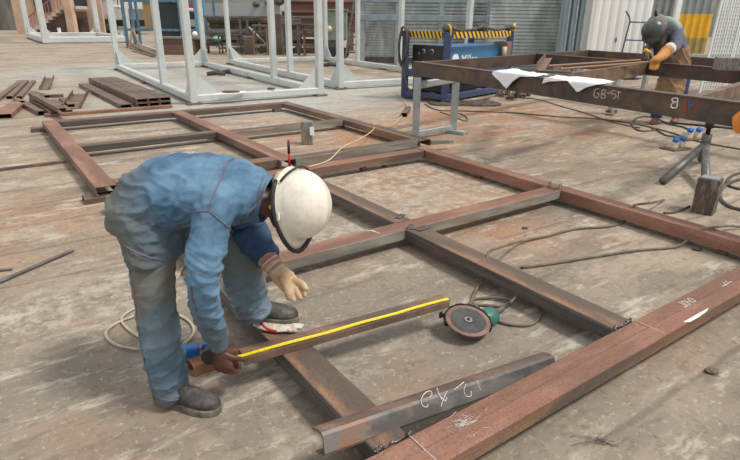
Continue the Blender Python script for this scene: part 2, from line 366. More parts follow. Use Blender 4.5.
# legs the frame stands on
for u,v in ((4.175,1.5),(4.175,3.9),(2.43,4.8),(.97,2.93),(2.415,1.14),(.75,1.13),(3.3,4.8)):
    MB().box(W(u,v,(T-H)/2-.004),(.06,.06,T-H-.012),YAW).build('foot_spacer', M['rust'], F1, bevel=.002)
# chalk on the near beam
def stroke(pts, r, parent, m='chalk', name='chalk_mark'):
    return MB().tube(spline(pts,4), r, 5).build(name, M[m], parent, smooth=True)
def nb(u, v, dz=.0005): return W(u, v, T+dz-.004)
def flat_letters(strokes, origin, du, dv, parent, r=.0018, name='chalk_stroke', m='chalk'):
    for s in strokes: MB().tube(spline([origin+du*x+dv*y for x,y in s],4), r, 5).build(name, M[m], parent, smooth=True)
flat_letters([[(0,0),(.1,.5),(.15,1)],[(.45,.9),(.3,.6),(.3,.2),(.5,.05),(.62,.4),(.5,.8),(.42,.9)],[(.8,.9),(.75,.6),(.95,.5),(.95,.1),(.75,.0)],[(1.15,.7),(1.1,.3),(1.3,.1),(1.45,.5),(1.3,.85),(1.15,.7)],[(-.3,.1),(0,.15),(.6,-.25)]], at(688,307,T-.004), UD*.075, VD*.06, F1, r=.0018, name='chalk_stroke', m='chalk')
flat_letters([[(0,0),(.5,.9)],[(-.2,.5),(.6,.45)],[(.9,.9),(.7,.6),(1.05,.4),(.8,.0)]], at(730,288,T-.004), UD*.09, VD*.07, F1, r=.0018, name='chalk_stroke', m='chalk')
def blot(px_pts, z, parent, m='chalk', name='chalk_smear', thick=.001):
    c = sum((at(x,y,z) for x,y in px_pts), Vector())/len(px_pts)
    top = [at(x,y,z+thick) for x,y in px_pts]
    mb = MB(); v = [mb.bm.verts.new(p) for p in top]; b = [mb.bm.verts.new(p-ZD*thick) for p in top]
    n = len(v); mb.bm.faces.new(v); mb.bm.faces.new(b[::-1])
    for i in range(n): mb.bm.faces.new((v[i],v[(i+1)%n],b[(i+1)%n],b[i]))
    return mb.build(name, M[m], parent)
blot([(681,322),(682,315),(689,311),(699,308),(709,306.5),(707,311),(699,317),(690,322)], T-.0045, F1)
# chalk line across the near beam at each junction
for (a,b) in (((634,320),(666,334)),((410,436),(436,460))):
    MB().tube([at(*a,T-.001), at((a[0]+b[0])/2,(a[1]+b[1])/2,T), at(*b,T-.003)], .002, 5).build('chalk_line', M['chalkfaint'], F1)
smear = MB()
for k in range(130):
    a = random.uniform(0,6.28); c = Vector((random.gauss(466,9), random.gauss(425,6), 0)); l = random.uniform(3,13)
    a = random.choice([.3,-.9,1.2,2.5])+random.gauss(0,.3)
    smear.tube([at(c.x-l*math.cos(a)/2, c.y-l*math.sin(a)/3, T-.0025), at(c.x,c.y,T-.0025), at(c.x+l*math.cos(a)/2, c.y+l*math.sin(a)/3, T-.0025)], [.0003,.0010,.0003], 5)
smear.build('chalk_scribble', M['chalkfaint'], F1)
blot([(452,214),(453,211),(465,212),(461,215)], T+.0002, F1) if False else None
MB().tube([at(366,230,T),at(373,231,T),at(380,233.5,T)], [.002,.005,.002], 5).build('chalk_line', M['chalk'], F1)

F2 = thing('welded_floor_frame', 'welded rusty steel frame lying left of and behind the front frame, beyond the bending worker', 'steel frame', W(.8,5.3,0))
H2 = .08
fbeam(F2, (.79,5.17), (.79,9.10), .18, H2, T-H2, [M['rustred'], M['rust']])
fbeam(F2, (.88,9.02), (2.50,9.02), .17, .085, T-.085, [M['rust'], M['scale']])
fbeam(F2, (2.68,9.02), (4.42,9.02), .17, .085, T-.085, [M['rust'], M['rust']])
fbeam(F2, (2.59,5.17), (2.59,9.10), .18, H2, T-H2, [M['rustred'], M['rust']])
fbeam(F2, (4.50,5.17), (4.50,9.10), .17, H2, T-H2, [M['rust'], M['rustbrown']])
fbeam(F2, (.88,7.12), (2.50,7.12), .15, H2, T-H2, [M['rustbrown'], M['scale']])
fbeam(F2, (2.68,7.02), (4.41,7.02), .14, .085, T-.085, [M['rust'], M['greyface']])
fbeam(F2, (.88,5.33), (2.50,5.33), .16, H2, T-H2, [M['rustred'], M['rust']])
fbeam(F2, (2.68,5.27), (4.41,5.27), .13, .085, T-.085, [M['rust'], M['greyface']])
MB().bar(W(4.55,5.12,T-.03), W(4.85,5.05,T-.03), .05,.05).build('stub', M['greyface'], F2)
for u,v in ((.75,9.0),(4.3,8.95),(2.6,7.4),(4.5,7.2),(4.2,5.27)):
    MB().box(W(u,v,(T-.085)/2),(.14,.10,T-.09),YAW).build('foot_spacer', M['rust'], F2, bevel=.002)
tag(MB().prism(lipped(.16,.05), W(.60,5.24,.002), W(.86,5.24,.002), VD, ZD).build('steel_offcut', M['rust']), 'short rusty channel offcut under the near corner of the left frame', 'steel offcut')
tag(MB().prism(lipped(.14,.055), W(.55,9.1,.002), W(.72,9.12,.002), VD, ZD).build('steel_offcut', M['rust']), 'short rusty offcut under the far left corner of the left frame', 'steel offcut')
tag(MB().prism(lipped(.10,.05), at(45,117,.002), at(176,109.5,.002)+VD*.25, VD, ZD).build('steel_channel', M['rustred']), 'long rusty channel lying on the floor just behind the left frame', 'steel channel')
# spacer between the two frames
tag(MB().prism(lipped(.12,.06), W(3.75,5.03,.002), W(4.1,5.03,.002), VD, ZD).build('steel_offcut', M['rust']), 'short rusty offcut in the gap between the two frames near the trestle', 'steel offcut')

# ---------------------------------------------------------------- workpiece, tape, hand plank, loose channel
zt = .145
A = at(241,353,.18); B = at(445,297.5,.18); d = (B-A).normalized(); sd = d.cross(ZD)
A.z = B.z = T+.002
wp = thing('steel_channel', 'rusty steel channel being measured, laid across the floor frame with a yellow tape on it', 'steel channel', A)
WPW, WPH = .085, .040
MB().prism(lipped(WPW,WPH,lip=.015), A, B, sd, ZD).build('web', [M['rustbrown'], M['rust']], wp)
two_tone(wp.children[0])
tp = thing('tape_measure', 'yellow tape measure stretched along the channel from the bare hand', 'tape measure', A+ZD*.04)
n = 30; ts = MB(); pa = []
for i in range(n+1):
    t = -.035+1.037*i/n; p = A.lerp(B, t) + sd*(.030+.002*math.sin(t*5)); p.z = T+.044+.003*math.sin(t*9)**2; pa.append(p)
for i in range(n):
    for s0,s1,z0,z1 in ((-.011,0,.0015,0),(0,.011,0,.0015)):
        a,b = pa[i],pa[i+1]; ts.poly([a+sd*s0+ZD*z0, b+sd*s0+ZD*z0, b+sd*s1+ZD*z1, a+sd*s1+ZD*z1])
bo = ts.build('blade', M['tape'], tp); so = bo.modifiers.new('thick','SOLIDIFY'); so.thickness = .0006
tk = MB()
for i in range(4, 170):
    t = i/172; p = A.lerp(B,t)+sd*(.030+.002*math.sin(t*5)); p.z = T+.0462+.003*math.sin(t*9)**2
    l = .011 if i%5==0 else .005
    tk.box(p+sd*(.010-l/2)+ZD*.0006, (.0009,l,.0004), math.atan2(d.y,d.x))
tag(tk.build('scale_marks', M['black'], bo), kind='stuff')
MB().box(pa[-1]+d*.004-ZD*.004,(.003,.02,.014),math.atan2(d.y,d.x)).build('end_hook', M['metal'], tp)
# plate under hand
A2 = at(186,370,.03); B2 = at(238,340,.03); d2 = (B2-A2).normalized(); s2 = d2.cross(ZD)
tag(MB().prism(lipped(.085,.058), at(190,362,.06)-ZD*.058, at(236,346,.06)-ZD*.058, at(190,362).cross(ZD)*0+(at(236,346)-at(190,362)).normalized().cross(ZD), ZD).build('steel_offcut', M['plank']), 'short orange-rusty channel piece on the floor under the bare hand', 'steel offcut')
# loose channel (chalk marked) lying on frame
P0 = at(321,440,T+.045); P1 = at(549,358,.07)
P0 = at(318,441,T+.04); P1 = at(548,362,.055)
ax = (P1-P0).normalized(); sd3 = ax.cross(ZD).normalized(); sd3 = (Matrix.Rotation(.42,3,ax)@sd3); sd3 = sd3 if sd3.z > 0 else (Matrix.Rotation(-.84,3,ax)@sd3); up3 = sd3.cross(ax).normalized()
lc = thing('steel_channel', 'loose dark steel channel with chalk marks, tilted against the near beam', 'steel channel', P0)
pr = []
R_ = .046
pr = [(-.030,-.045),(.036,-.045),(.042,-.035),(.042,.025),(.034,.036),(.006,.045),(-.024,.045),(-.030,.038),(-.030,.032),(.004,.038),(.030,.028),(.036,.02),(.036,-.030),(.030,-.039),(-.030,-.039)]
MB().prism(pr, P0, P1, sd3, up3).build('web', [M['rust'], M['loosesteel']], lc)
for p in lc.children[0].data.polygons:
    p.material_index = 1 if p.normal.dot(sd3) > .6 else 0
def onface(x, y):   # point on the channel's front face (plane through P0 with normal sd3)
    dd = ray(x,y); o = Vector((0,0,CH)); q = P0+sd3*.0425; return o+dd*((q-o).dot(sd3)/dd.dot(sd3))
mb = MB()
for s in ([(429,398),(432,394),(430,391),(425,393),(421,400),(423,406),(427,407),(428,404)],[(437,388),(439,394),(442,400)],[(447,391),(443,400),(441,407)],[(441,397),(445,401),(447,397)],[(454,390),(464,382)],[(466,384),(464,390),(466,396),(471,396),(471,391)],[(477,381),(481,391)]):
    MB().tube(spline([onface(*p) for p in s],4), .0015, 5).build('chalk_stroke', M['chalk'], lc, smooth=True)

# ---------------------------------------------------------------- thin bars at left
tag(MB().bar(at(-6,284,.012), at(73,250,.012), .028,.012).build('steel_bar', M['bar']), 'long flat grey steel bar lying on the floor left of the worker', 'steel bar')
tag(MB().bar(at(-6,270.5,.01), at(12,269,.01), .02,.01).build('steel_bar', M['bar']), 'end of a thin grey bar poking in at the left edge', 'steel bar')
tag(MB().bar(at(-6,170,.02), at(66,161,.02), .03,.025).build('steel_bar', M['rust']), 'thin rusty bar on the floor just left of the left frame', 'steel bar')

# ---------------------------------------------------------------- short posts and sticks on the floor
bp = W(3.45,6.32,0); b1 = thing('post_stub', 'short weathered grey post stub with a white label inside the left frame', 'post stub', bp)
MB().box(bp+ZD*.15,(.15,.13,.30),.1).build('stub_body', M['greywood'], b1, bevel=.006)
lb = px(312,131, bp.y-.075); MB().box(lb,(.055,.003,.11),.1).build('white_label', M['paper'], b1)
bp2 = at(703,212); b2 = thing('steel_block', 'upright rusty box section stub with pale streaks beside the right rail', 'steel block', bp2)
Rb = Matrix.Rotation(-.72,3,'Z')
M['blockm'] = mat('streaked_rusty_block', (.10,.075,.06), .6, .2, (.30,.31,.30), 9., (3,3,.8), .5, .66, col3=(.19,.11,.07), scale3=5., bump=.3, bscale=40)
def hollow(mb, c, w, dd, h, t, R):
    o = [(-w/2,-dd/2),(w/2,-dd/2),(w/2,dd/2),(-w/2,dd/2)]; i = [(a*(1-2*t/w),b*(1-2*t/dd)) for a,b in o]
    V = lambda q,z: mb.bm.verts.new(Vector(c)+R@Vector((q[0],q[1],z)))
    ob=[V(q,0) for q in o]; ot=[V(q,h) for q in o]; ib=[V(q,.0) for q in i]; it=[V(q,h) for q in i]
    for k in range(4):
        j=(k+1)%4
        for q in ((ob[k],ob[j],ot[j],ot[k]),(ot[k],ot[j],it[j],it[k]),(it[k],it[j],ib[j],ib[k]),(ib[k],ib[j],ob[j],ob[k])): mb.bm.faces.new(q)
    return mb
hollow(MB(), bp2, .17,.17,.31,.012,Rb).build('box_section', M['blockm'], b2, bevel=.004) if False else MB().box(bp2+ZD*.155,(.17,.15,.31),R=Rb).build('box_section', M['blockm'], b2, bevel=.006)
MB().box(bp2+ZD*.313,(.13,.11,.008),R=Rb).build('cap_plate', M['galv'], b2, bevel=.002)
mk = at(289.5,166,T+.002); m0 = thing('marker', 'red and black marker rod standing upright on the left frame behind the helmet', 'marker', mk)
MB().tube([mk, mk+ZD*.13], .012, 10).build('barrel', M['red'], m0, smooth=True); MB().tube([mk+ZD*.13, mk+ZD*.24], .014, 10).build('grip', M['black'], m0, smooth=True)
MB().tube([mk+ZD*.24, mk+ZD*.27], .011, 10).build('cap', M['red'], m0, smooth=True)
tag(MB().prism(lipped(.10,.07), at(404,117,.002), at(408,110,.002), Vector((1,0,0)), ZD).build('steel_offcut', M['rust']), 'small rusty box offcut on the cord beside the trestle', 'steel offcut')

# ---------------------------------------------------------------- cords and cables
cable('cord', 'loose cream cord looped on the floor behind the near leg', gp([(207,344),(195,350),(182,349),(150,350),(120,346),(106,336),(112,326),(135,316),(165,312),(185,318),(194,330),(185,343),(168,344),(140,337),(122,322),(128,312),(150,302),(170,288),(183,268),(186,262),(172,246),(160,235)], .012), .007, M['cream'], cat='cord')
cable('cord', 'thin straw cord from behind the helmet over the left frame to the blue machine', gp([(309,167,.15),(329,160,.15),(343,147,.16),(358,140,.16),(372,131,.15),(377,124,.1),(389,127,.02),(400,118,.02),(407,107,.02),(402,98,.02),(396,93,.02)]), .007, M['straw'], cat='cord')
gc = gp([(507,304,.06),(520,294,.06),(533,292,.05),(541,305,.01),(538,320,.01),(525,325,.01),(505,323,.01),(490,318,.01)])
c1 = gp([(508,303,.055),(515,297,.06),(505,292,.04),(485,296,.01),(473,300,.01),(477,304,.01),(495,305,.01),(513,300,.02),(520,292,.04)])
cable('cable', 'dusty brown cable from beside the grinder over the middle beam to the right rail', gp([(470,305,.01),(476,290,.01),(484,278,.03),(487,262,.12),(490,251,T+.012),(511,244,.15),(522,241,.03),(547,236,.012),(575,229,.012),(610,226,.012),(625,221,.012),(630,208,.14),(637,204.5,T+.01),(650,203,T+.01),(664,200,.02)]), .010, M['cablebr'])
cable('cable', 'lower dusty brown cable crossing the floor bay to the right rail', gp([(521,267.5,.012),(555,263,.012),(605,255,.012),(640,250,.012),(675,247,.012),(690,238,.06),(702,229,T+.008),(716,227,T+.012),(730,226,.04),(752,228,.012)]), .010, M['cablebr'])
for i,(r0,cx,cy,lab) in enumerate(((1.,464,104,'tangled dark cable coil on the floor behind the trestle'),(.75,700,0,None))):
    if lab:
        pts = []
        for k in range(60):
            a = k*.62; r = (.25+.18*math.sin(k*1.3))*r0; c = at(cx,cy)
            pts.append(c+Vector((r*1.7*math.cos(a), r*1.1*math.sin(a), .015+.02*(k%5)/5)))
        cable('cable_coil', lab, pts, .014, M['cable'], cat='cable coil')
cable('cable', 'black cable running from the coil across the floor under the raised table', gp([(425,104),(437,110),(462,111),(490,112),(515,113),(560,117),(600,119),(640,125),(672,133),(700,142),(745,150)]), .013, M['cable'])
cable('cable', 'black cable snaking behind toward the welder under the raised table', gp([(505,97),(535,99),(560,106),(585,113),(612,122),(640,128)]), .011, M['cable'])
cable('cable', 'thin looping cable on the floor near the small trestle foot', gp([(440,112),(452,116),(465,121),(467,118),(461,114),(452,112)]), .010, M['cable'])
cable('cable', 'dark looped cable at the feet of the welder', gp([(655,130),(640,131),(632,124),(640,117),(655,118),(668,124),(682,127),(690,131),(684,136),(668,136),(658,131),(650,127)]), .016, M['cable'])
cable('cable', 'heavy black hose coiled at the right edge beyond the steel block', gp([(752,178),(735,181),(722,188),(720,198),(728,206),(740,210),(755,213)]), .02, M['cable'])
cable('cable', 'second heavy black hose curving at the right edge beyond the steel block', gp([(752,190),(738,189),(727,184),(732,176),(745,172),(756,170)]), .016, M['cable'])
cable('cable', 'short dark hose end beside the steel block', gp([(664,213),(676,212),(690,206)]), .011, M['cable'])

# ---------------------------------------------------------------- angle grinder
gl = at(468,327,0)
gr = thing('angle_grinder', 'green angle grinder lying upside down on the floor with its worn disc facing up', 'angle grinder', gl)
gr.location = gl
tilt = Matrix.Rotation(math.radians(12),3,'X')@Matrix.Rotation(math.radians(6),3,'Y')
dc = px(468,321, gl.y-.0)  # disc centre
dc = Vector((gl.x-.0, gl.y+.0, .105))
dc = at(468,321,.085)
def disc(mb, c, r, t, n=40, R=tilt):
    for_r = [(R@Vector((math.cos(k*2*math.pi/n)*r, math.sin(k*2*math.pi/n)*r, 0))) for k in range(n)]
    a = [mb.bm.verts.new(c+q) for q in for_r]; b = [mb.bm.verts.new(c+q+R@Vector((0,0,t))) for q in for_r]
    mb.bm.faces.new(a[::-1]); mb.bm.faces.new(b)
    for k in range(n): mb.bm.faces.new((a[k],a[(k+1)%n],b[(k+1)%n],b[k]))
    return mb
RD = .118
disc(MB(), dc, RD, .005).build('disc', M['discrim'], gr)
disc(MB(), dc+tilt@Vector((0,0,.005)), RD*.80, .0012).build('disc_label', M['disc'], gr)
disc(MB(), dc+tilt@Vector((0,0,.006)), .021, .006, 20).build('flange_nut', M['metal'], gr)
disc(MB(), dc+tilt@Vector((0,0,.0121)), .009, .005, 12).build('spindle', M['black'], gr)
# guard behind the disc (half shell)
gm = MB(); n = 28
rim = []
for k in range(n+1):
    a = math.radians(-20+215*k/n); rr = RD+.005
    rim.append([dc+tilt@Vector((math.cos(a)*rr, math.sin(a)*rr, z)) for z in (-.022,.012)]+[dc+tilt@Vector((math.cos(a)*(rr-.03), math.sin(a)*(rr-.03), -.022))])
for k in range(n):
    gm.poly([rim[k][0],rim[k+1][0],rim[k+1][1],rim[k][1]]); gm.poly([rim[k][2],rim[k+1][2],rim[k+1][0],rim[k][0]])
go = gm.build('guard', M['black'], gr, smooth=True); s_ = go.modifiers.new('t','SOLIDIFY'); s_.thickness = .003
# gear head, body, grip
gd = (at(505,302,.07)-at(470,320,.07)); gd.z = 0; gd.normalize(); gs = gd.cross(ZD)
MB().tube([dc-ZD*.004+gd*0, dc-ZD*.050], [.035,.045], 18).build('gear_head', M['metal'], gr, smooth=True)
gb = MB(); bc = dc-ZD*.040
gb.loft([(bc+gd*t, gs, ZD, r, r*.9) for t,r in ((-.045,.02),(-.03,.035),(.03,.038),(.10,.044),(.125,.050),(.14,.056),(.195,.056),(.215,.048),(.228,.025))], 18).build('motor_housing', M['tealg'], gr, smooth=True)
gh = MB().loft([(bc+gd*t+ZD*z, gs, ZD, r, r) for t,r,z in ((.215,.028,0),(.235,.022,0),(.26,.018,.0),(.30,.016,.004),(.32,.012,.008))], 14).build('rear_grip', M['bar'], gr, smooth=True)
MB().tube([bc+gd*.31+ZD*.006, bc+gd*.37+ZD*.016], [.011,.007], 10).build('cord_sleeve', M['black'], gr, smooth=True)
MB().box(bc+gd*.17+gs*.041,(.03,.003,.02),math.atan2(gd.y,gd.x)).build('red_badge', M['red'], gr)
MB().ball(dc+Vector((.02,-.03,-.055)),(.075,.045,.025)).build('under_guard', M['stone'], gr, smooth=True)
hp = at(441.5,315,.085); h0 = dc+(hp-dc)*.86; hd = (hp-dc).normalized()
MB().loft([(hp+hd*t, hd.cross(ZD).normalized(), ZD, r, r) for t,r in ((.012,.010),(.008,.018),(.001,.02),(-.004,.012),(-.012,.013),(-.018,.018),(-.03,.014))], 16).build('side_handle', M['black'], gr, smooth=True)
e = bc+gd*.37+ZD*.016
def rel(pts): return pts
MB().tube(spline([e, at(521,293,.05), at(532,292,.05), at(541,305,.01), at(539,318,.01), at(528,325,.01), at(508,324,.01), at(490,318,.01), at(478,308,.01), at(472,301,.01), at(480,298,.012), at(500,298,.02), at(512,301,.03), at(500,306,.012), at(484,305,.01), at(471,305,.01)],7), .0085, 8).build('power_cord', M['cablebr'], gr, smooth=True)

# ---------------------------------------------------------------- small debris
def rock(name, label, x, y, s, m, cat):
    mb = MB(); mb.ball(at(x,y,s*.25),(s,s*.7,s*.35), n=8)
    for v in mb.bm.verts: v.co += Vector((random.gauss(0,s*.13),random.gauss(0,s*.1),abs(random.gauss(0,s*.06))))
    tag(mb.build(name, m), label, cat)
rock('metal_chip', 'flat brown chip on the bare floor below the near beam at right', 712,371,.035,M['rust'],'debris')
rock('metal_chip', 'small dark chip on the floor of the upper right bay', 525,228,.025,M['scale'],'debris')
rock('paint_chip', 'small bright blue scrap behind the middle beam', 477,254,.02,M['bluep'],'debris')
rock('metal_chip', 'dark flat scrap under the cable beside the right rail', 697,249,.035,M['scale'],'debris')
rock('pebble', 'small dark pebble beside the gap at the frame junction', 384,166,.03,M['stone'],'debris')
mb = MB()
for k in range(16):
    c = at(random.gauss(597,10), random.gauss(441,3)); a = random.uniform(-.5,.5); l = random.uniform(.01,.05)
    mb.tube([c+Vector((-l,-l*a,.003)), c+Vector((0,0,.006+random.random()*.006)), c+Vector((l,l*a*2,.003))], .0013, 4)
tag(mb.build('wire_scrap', M['stone']), 'scatter of dry twigs and wire bits on the floor near the bottom edge', 'debris', kind='stuff')

# ---------------------------------------------------------------- galvanised trestle and the raised table
tr = thing('trestle', 'galvanised steel trestle holding the near left corner of the raised table frame', 'trestle', W(5.2,5.8,0))
q0 = W(4.84,5.78,0); q1 = W(5.62,5.86,0)
TZ = .828
for q in (q0,q1): MB().prism([(-.045,-.05),(.045,-.05),(.045,-.04),(-.035,-.04),(-.035,.04),(.045,.04),(.045,.05),(-.045,.05)], q+ZD*.006, q+ZD*(TZ if q is q0 else TZ-.04), Vector((1,0,0)), Vector((0,1,0))).build('leg', M['galv'], tr)
MB().bar(q0+ZD*(TZ-.10), q1+ZD*(TZ-.06), .08,.09).build('top_rail', M['galv'], tr)
MB().bar(q0+ZD*.08, q1+ZD*.08, .05,.07).build('bottom_rail', M['galv'], tr)
MB().box(q1+Vector((.05,-.05,.025)),(.16,.30,.04),.9).build('foot', M['galv'], tr)
MB().box(q0+Vector((-.0,-.0,.006)),(.12,.12,.012),.2).build('foot', M['galv'], tr)
# table frame at z .8 - 1.0, plan slightly turned from the floor frames
L1a = at(415,62,1.0); L1b = at(740,103,1.0); ld = (L1b-L1a).normalized(); L1c = L1a+ld*9.0
EU = at(587,50,1.0)-L1a; ed = EU.normalized()
tb = thing('raised_steel_frame', 'large rusty steel frame raised at table height on trestles, chalked GB-51', 'steel frame', L1a-ZD*1.0+ed*2+ld*3)
TH, TW = .172, .07
def iprof(w=TW, h=TH, t=.008):   # channel section with flanges, web toward us
    return [(-w/2,0),(w/2,0),(w/2,h),(-w/2,h),(-w/2,h-.012),(w/2-t,h-.012),(w/2-t,.012),(-w/2,.012)]
def tbeam(a, b, flip=1, m=None, w=TW, h=TH):
    d_ = (b-a).normalized(); s_ = d_.cross(ZD).normalized()*flip
    o = MB().prism(iprof(w,h), a-ZD*h, b-ZD*h, s_, ZD).build('beam', m or M['tablebeam'], tb); return o
near_side = -1 if ld.cross(ZD).y > 0 else 1
tbeam(L1a, L1c, near_side)
MB().prism([(-.05,0),(.05,0),(.05,.01),(-.05,.01)], L1a-ZD*.0, L1c-ZD*.0, ld.cross(ZD).normalized(), ZD).build('top_flange', M['tablebeam'], tb)
L3a = L1a+EU; tbeam(L3a, L3a+ld*9.0, near_side)
tbeam(L1a+ld*.04, L3a+ld*.04, 1)
# inner long rail
L2a = at(541,54,1.0); k2 = (L2a-L1a).dot(ed); L2a = L1a+ed*k2+ld*.08; tbeam(L2a, L2a+ld*8.8, near_side)
MB().prism([(-.05,0),(.05,0),(.05,.01),(-.05,.01)], L2a, L2a+ld*8.8, ld.cross(ZD).normalized(), ZD).build('top_flange', M['tablebeam'], tb)
# cross rail toward the welder
cA = at(650,62,1.0); s1 = (cA-L1a).dot(ld)-.0; kk = (cA-L1a).dot(ed)
cS = at(533,77.5,1.0); tbeam(cS-ZD*.002, cA-ZD*.002, 1, M['rustbrown'], h=.165)
s2_ = (at(690,97,1.0)-L1a).dot(ld); tbeam(L1a+ld*s2_+ed*.05, L1a+ld*s2_+ed*k2, 1, M['rustbrown'], h=.165)
# chalk writing on the near table beam
fn = ld.cross(ZD).normalized(); fn = fn if fn.y < 0 else -fn
def tface(x, y):
    q = L1a+fn*(TW/2+.0015); o = Vector((0,0,CH)); dd = ray(x,y); return o+dd*((q-o).dot(fn)/dd.dot(fn))
def face_text(strokes, r=.006, m='chalk', name='chalk_stroke'):
    mb = MB()
    for s in strokes: MB().tube(spline([tface(*p) for p in s],4), r, 5).build(name, M[m], tb, smooth=True)
face_text([[(599,89),(596,89),(594,93),(595,97),(598,97),(599,94),(597,93)],
           [(602,90),(601,98)],[(602,90),(605,90),(605,93),(602,94),(605,95),(605,98),(601,98)],
           [(607,93),(611,93)],
           [(616,91),(612,91),(612,94),(615,94),(616,97),(613,99)],
           [(619,92),(618,99)],[(617,92),(621,92)]], .0045, 'chalkfaint')
face_text([[(678,98),(677,107.5)],[(678,98),(674,98),(672,100),(674,102),(677,102)],[(677,102),(673,103),(671,106),(673,108),(677,107.5)]], .006, 'chalk')
face_text([[(690,101),(689,104),(692,106),(690,109)]], .006, 'bluep', 'blue_mark')
face_text([[(687,100),(686,106),(687,112)],[(694,101),(694,107),(693,113)]], .004, 'red', 'red_mark')
# supports of the raised frame
def stand(label, base, loc, grp=None):
    t = thing('trestle', label, 'trestle', loc, grp)
    MB().box(loc+ZD*.411,(.10,.08,.82),YAW).build('post', M['galv'], t); MB().box(loc+ZD*.015,(.45,.12,.03),YAW+.4).build('foot', M['wood'], t)
    MB().box(loc+ZD*.05,(.2,.05,.04),YAW-.4).build('brace', M['rust'], t)
stand('thin steel prop on a timber foot seen below the raised beam, left of the welder', None, at(611,114))
stand('second steel prop standing between the raised rails close to the welder', None, at(641,103))
# tripod jack stand
jc = at(699,171); jc.z = 0; jz = lambda y: px(702,y,jc.y).z
HZJ = .79
j = thing('jack_stand', 'grey tripod jack stand with a cross handle under the raised frame at right', 'jack stand', jc)
jj = jc+ZD*jz(146)
MB().tube([jj+ZD*-.02, jj+ZD*.13], .05, 14).build('sleeve', M['bar'], j, smooth=True)
MB().tube([jj+ZD*.13, jc+ZD*.80], .024, 12).build('screw', M['black'], j, smooth=True)
MB().box(jc+ZD*.812,(.16,.12,.022),YAW).build('head_plate', M['black'], j)
legs = [at(663,181,.04), at(706,190,.04), jc+Vector((.25,.42,.04))]
for q in legs: MB().tube([jj+ZD*.02, q], .042, 12).build('leg', M['bar'], j, smooth=True)
hz = jc+ZD*jz(124); MB().tube([hz-Vector((.38,-.06,0)), hz+Vector((.36,-.10,-.04))], .012, 8).build('handle', M['black'], j, smooth=True)
MB().tube([hz-ZD*.04, hz+ZD*.04], .045, 14).build('handle_nut', M['black'], j, smooth=True)
# papers
def sheet(name, label, pts, z, seedv, sag=.0):
    n = 14; mb = MB(); g = {}
    a,b,c,dd = [Vector(p) for p in pts]
    for i in range(n+1):
        for k in range(n+1):
            s,t = i/n,k/n; p = (a*(1-s)+b*s)*(1-t)+(dd*(1-s)+c*s)*t
            w = noise.noise(Vector((s*2.3+seedv,t*2.3,seedv)))*.05
            g[i,k] = mb.bm.verts.new(p+ZD*(abs(w)+.006))
    for i in range(n):
        for k in range(n): mb.bm.faces.new((g[i,k],g[i+1,k],g[i+1,k+1],g[i,k+1]))
    o = mb.build(name, M['paper'], smooth=True); o.modifiers.new('t','SOLIDIFY').thickness = .002; tag(o, label, 'paper'); return o
def onbeam(x, dz, off):   # drape corners: top of the near beam at photo column x
    p = at(x, 62+(x-415)*.1265, 1.0); p = L1a+ld*((p-L1a).dot(ld)); return p+ed*off+ZD*dz
# ---- paper: part lies on the beam top, flap hangs over the front face
def drape(name, label, x0, x1, prof, seedv):
    """prof: list of (column fraction, overhang depth)"""
    n = 22; m_ = 14; mb = MB(); g = {}
    for i in range(n+1):
        s = i/n; x = x0+(x1-x0)*s
        base = onbeam(x, .016, 0); oh = 0
        for (f0,d0),(f1,d1) in zip(prof, prof[1:]):
            if f0 <= s <= f1: oh = d0+(d1-d0)*(s-f0)/(f1-f0)
        back = .30+.06*math.sin(s*5+seedv)
        for k in range(m_+1):
            t = k/m_
            if t < .5: p = base+ed*(back*(1-t*2)-.05)+ZD*(.03*abs(noise.noise(Vector((s*4+seedv,t*5,0)))))
            else:
                tt = (t-.5)*2; p = base-ed*.0+fn*(.062+.012*tt+.02*abs(noise.noise(Vector((s*5+seedv,tt*2,3)))))-ZD*(oh*tt)
            g[i,k] = mb.bm.verts.new(p)
    for i in range(n):
        for k in range(m_): mb.bm.faces.new((g[i,k],g[i+1,k],g[i+1,k+1],g[i,k+1]))
    o = mb.build(name, M['paper'], smooth=True); o.modifiers.new('t','SOLIDIFY').thickness = .002; return tag(o, label, 'paper')
drape('paper_sheet', 'white drawing sheet draped over the raised beam with a pointed corner hanging down', 497, 540, [(0,.03),(.2,.10),(.36,.17),(.5,.08),(.65,.02),(1,.0)], 1.)
drape('paper_sheet', 'second white drawing sheet folded over the raised beam, right of the pointed sheet', 548, 603, [(0,.06),(.12,.03),(.45,.0),(.65,.10),(.8,.04),(1,.0)], 4.)
# timber and rods lying on the table
tag(MB().box(at(741,64,1.08)+ZD*.0,(.55,.20,.15),-.25).build('timber_block', M['greywood'], bevel=.01), 'thick grey timber block lying on the raised frame at the right edge', 'timber')
for i,(a,b,lab) in enumerate((((560,69),(648,62),'thin rusty rod lying across the raised frame toward the welder'),((548,66),(640,60),'second thin rusty rod resting along the raised frame behind the papers'))):
    tag(MB().tube([at(*a,1.03), at(*b,1.03)], .014, 8).build('steel_rod', M['ochre']), lab, 'steel rod')
tag(MB().prism([(0,0),(.16,0),(.16,.012),(.012,.012),(.012,.09),(0,.09)], at(536,71,1.02), at(545,59,1.02), UD, ZD).build('angle_bracket', M['rustbrown']), 'small rusty angle bracket standing on the raised frame behind the papers', 'bracket')
tag(MB().bar(at(571,72,1.02), at(537,71,1.02), .10,.02).build('steel_plate', M['rust']), 'flat rusty plate lying on the raised frame behind the papers', 'steel plate')
cl = MB(); oc = tface(737,118)+fn*.04
cl.ball(oc+Vector((.05,0,-.02))-fn*.02,(.06,.035,.10), n=14)
for v in cl.bm.verts: v.co += Vector((noise.noise(v.co*14)*.02,0,noise.noise(v.co*11+Vector((3,3,3)))*.03))
tag(cl.build('cloth', M['orange'], smooth=True), 'orange cloth hanging on the raised beam at the right edge', 'cloth')

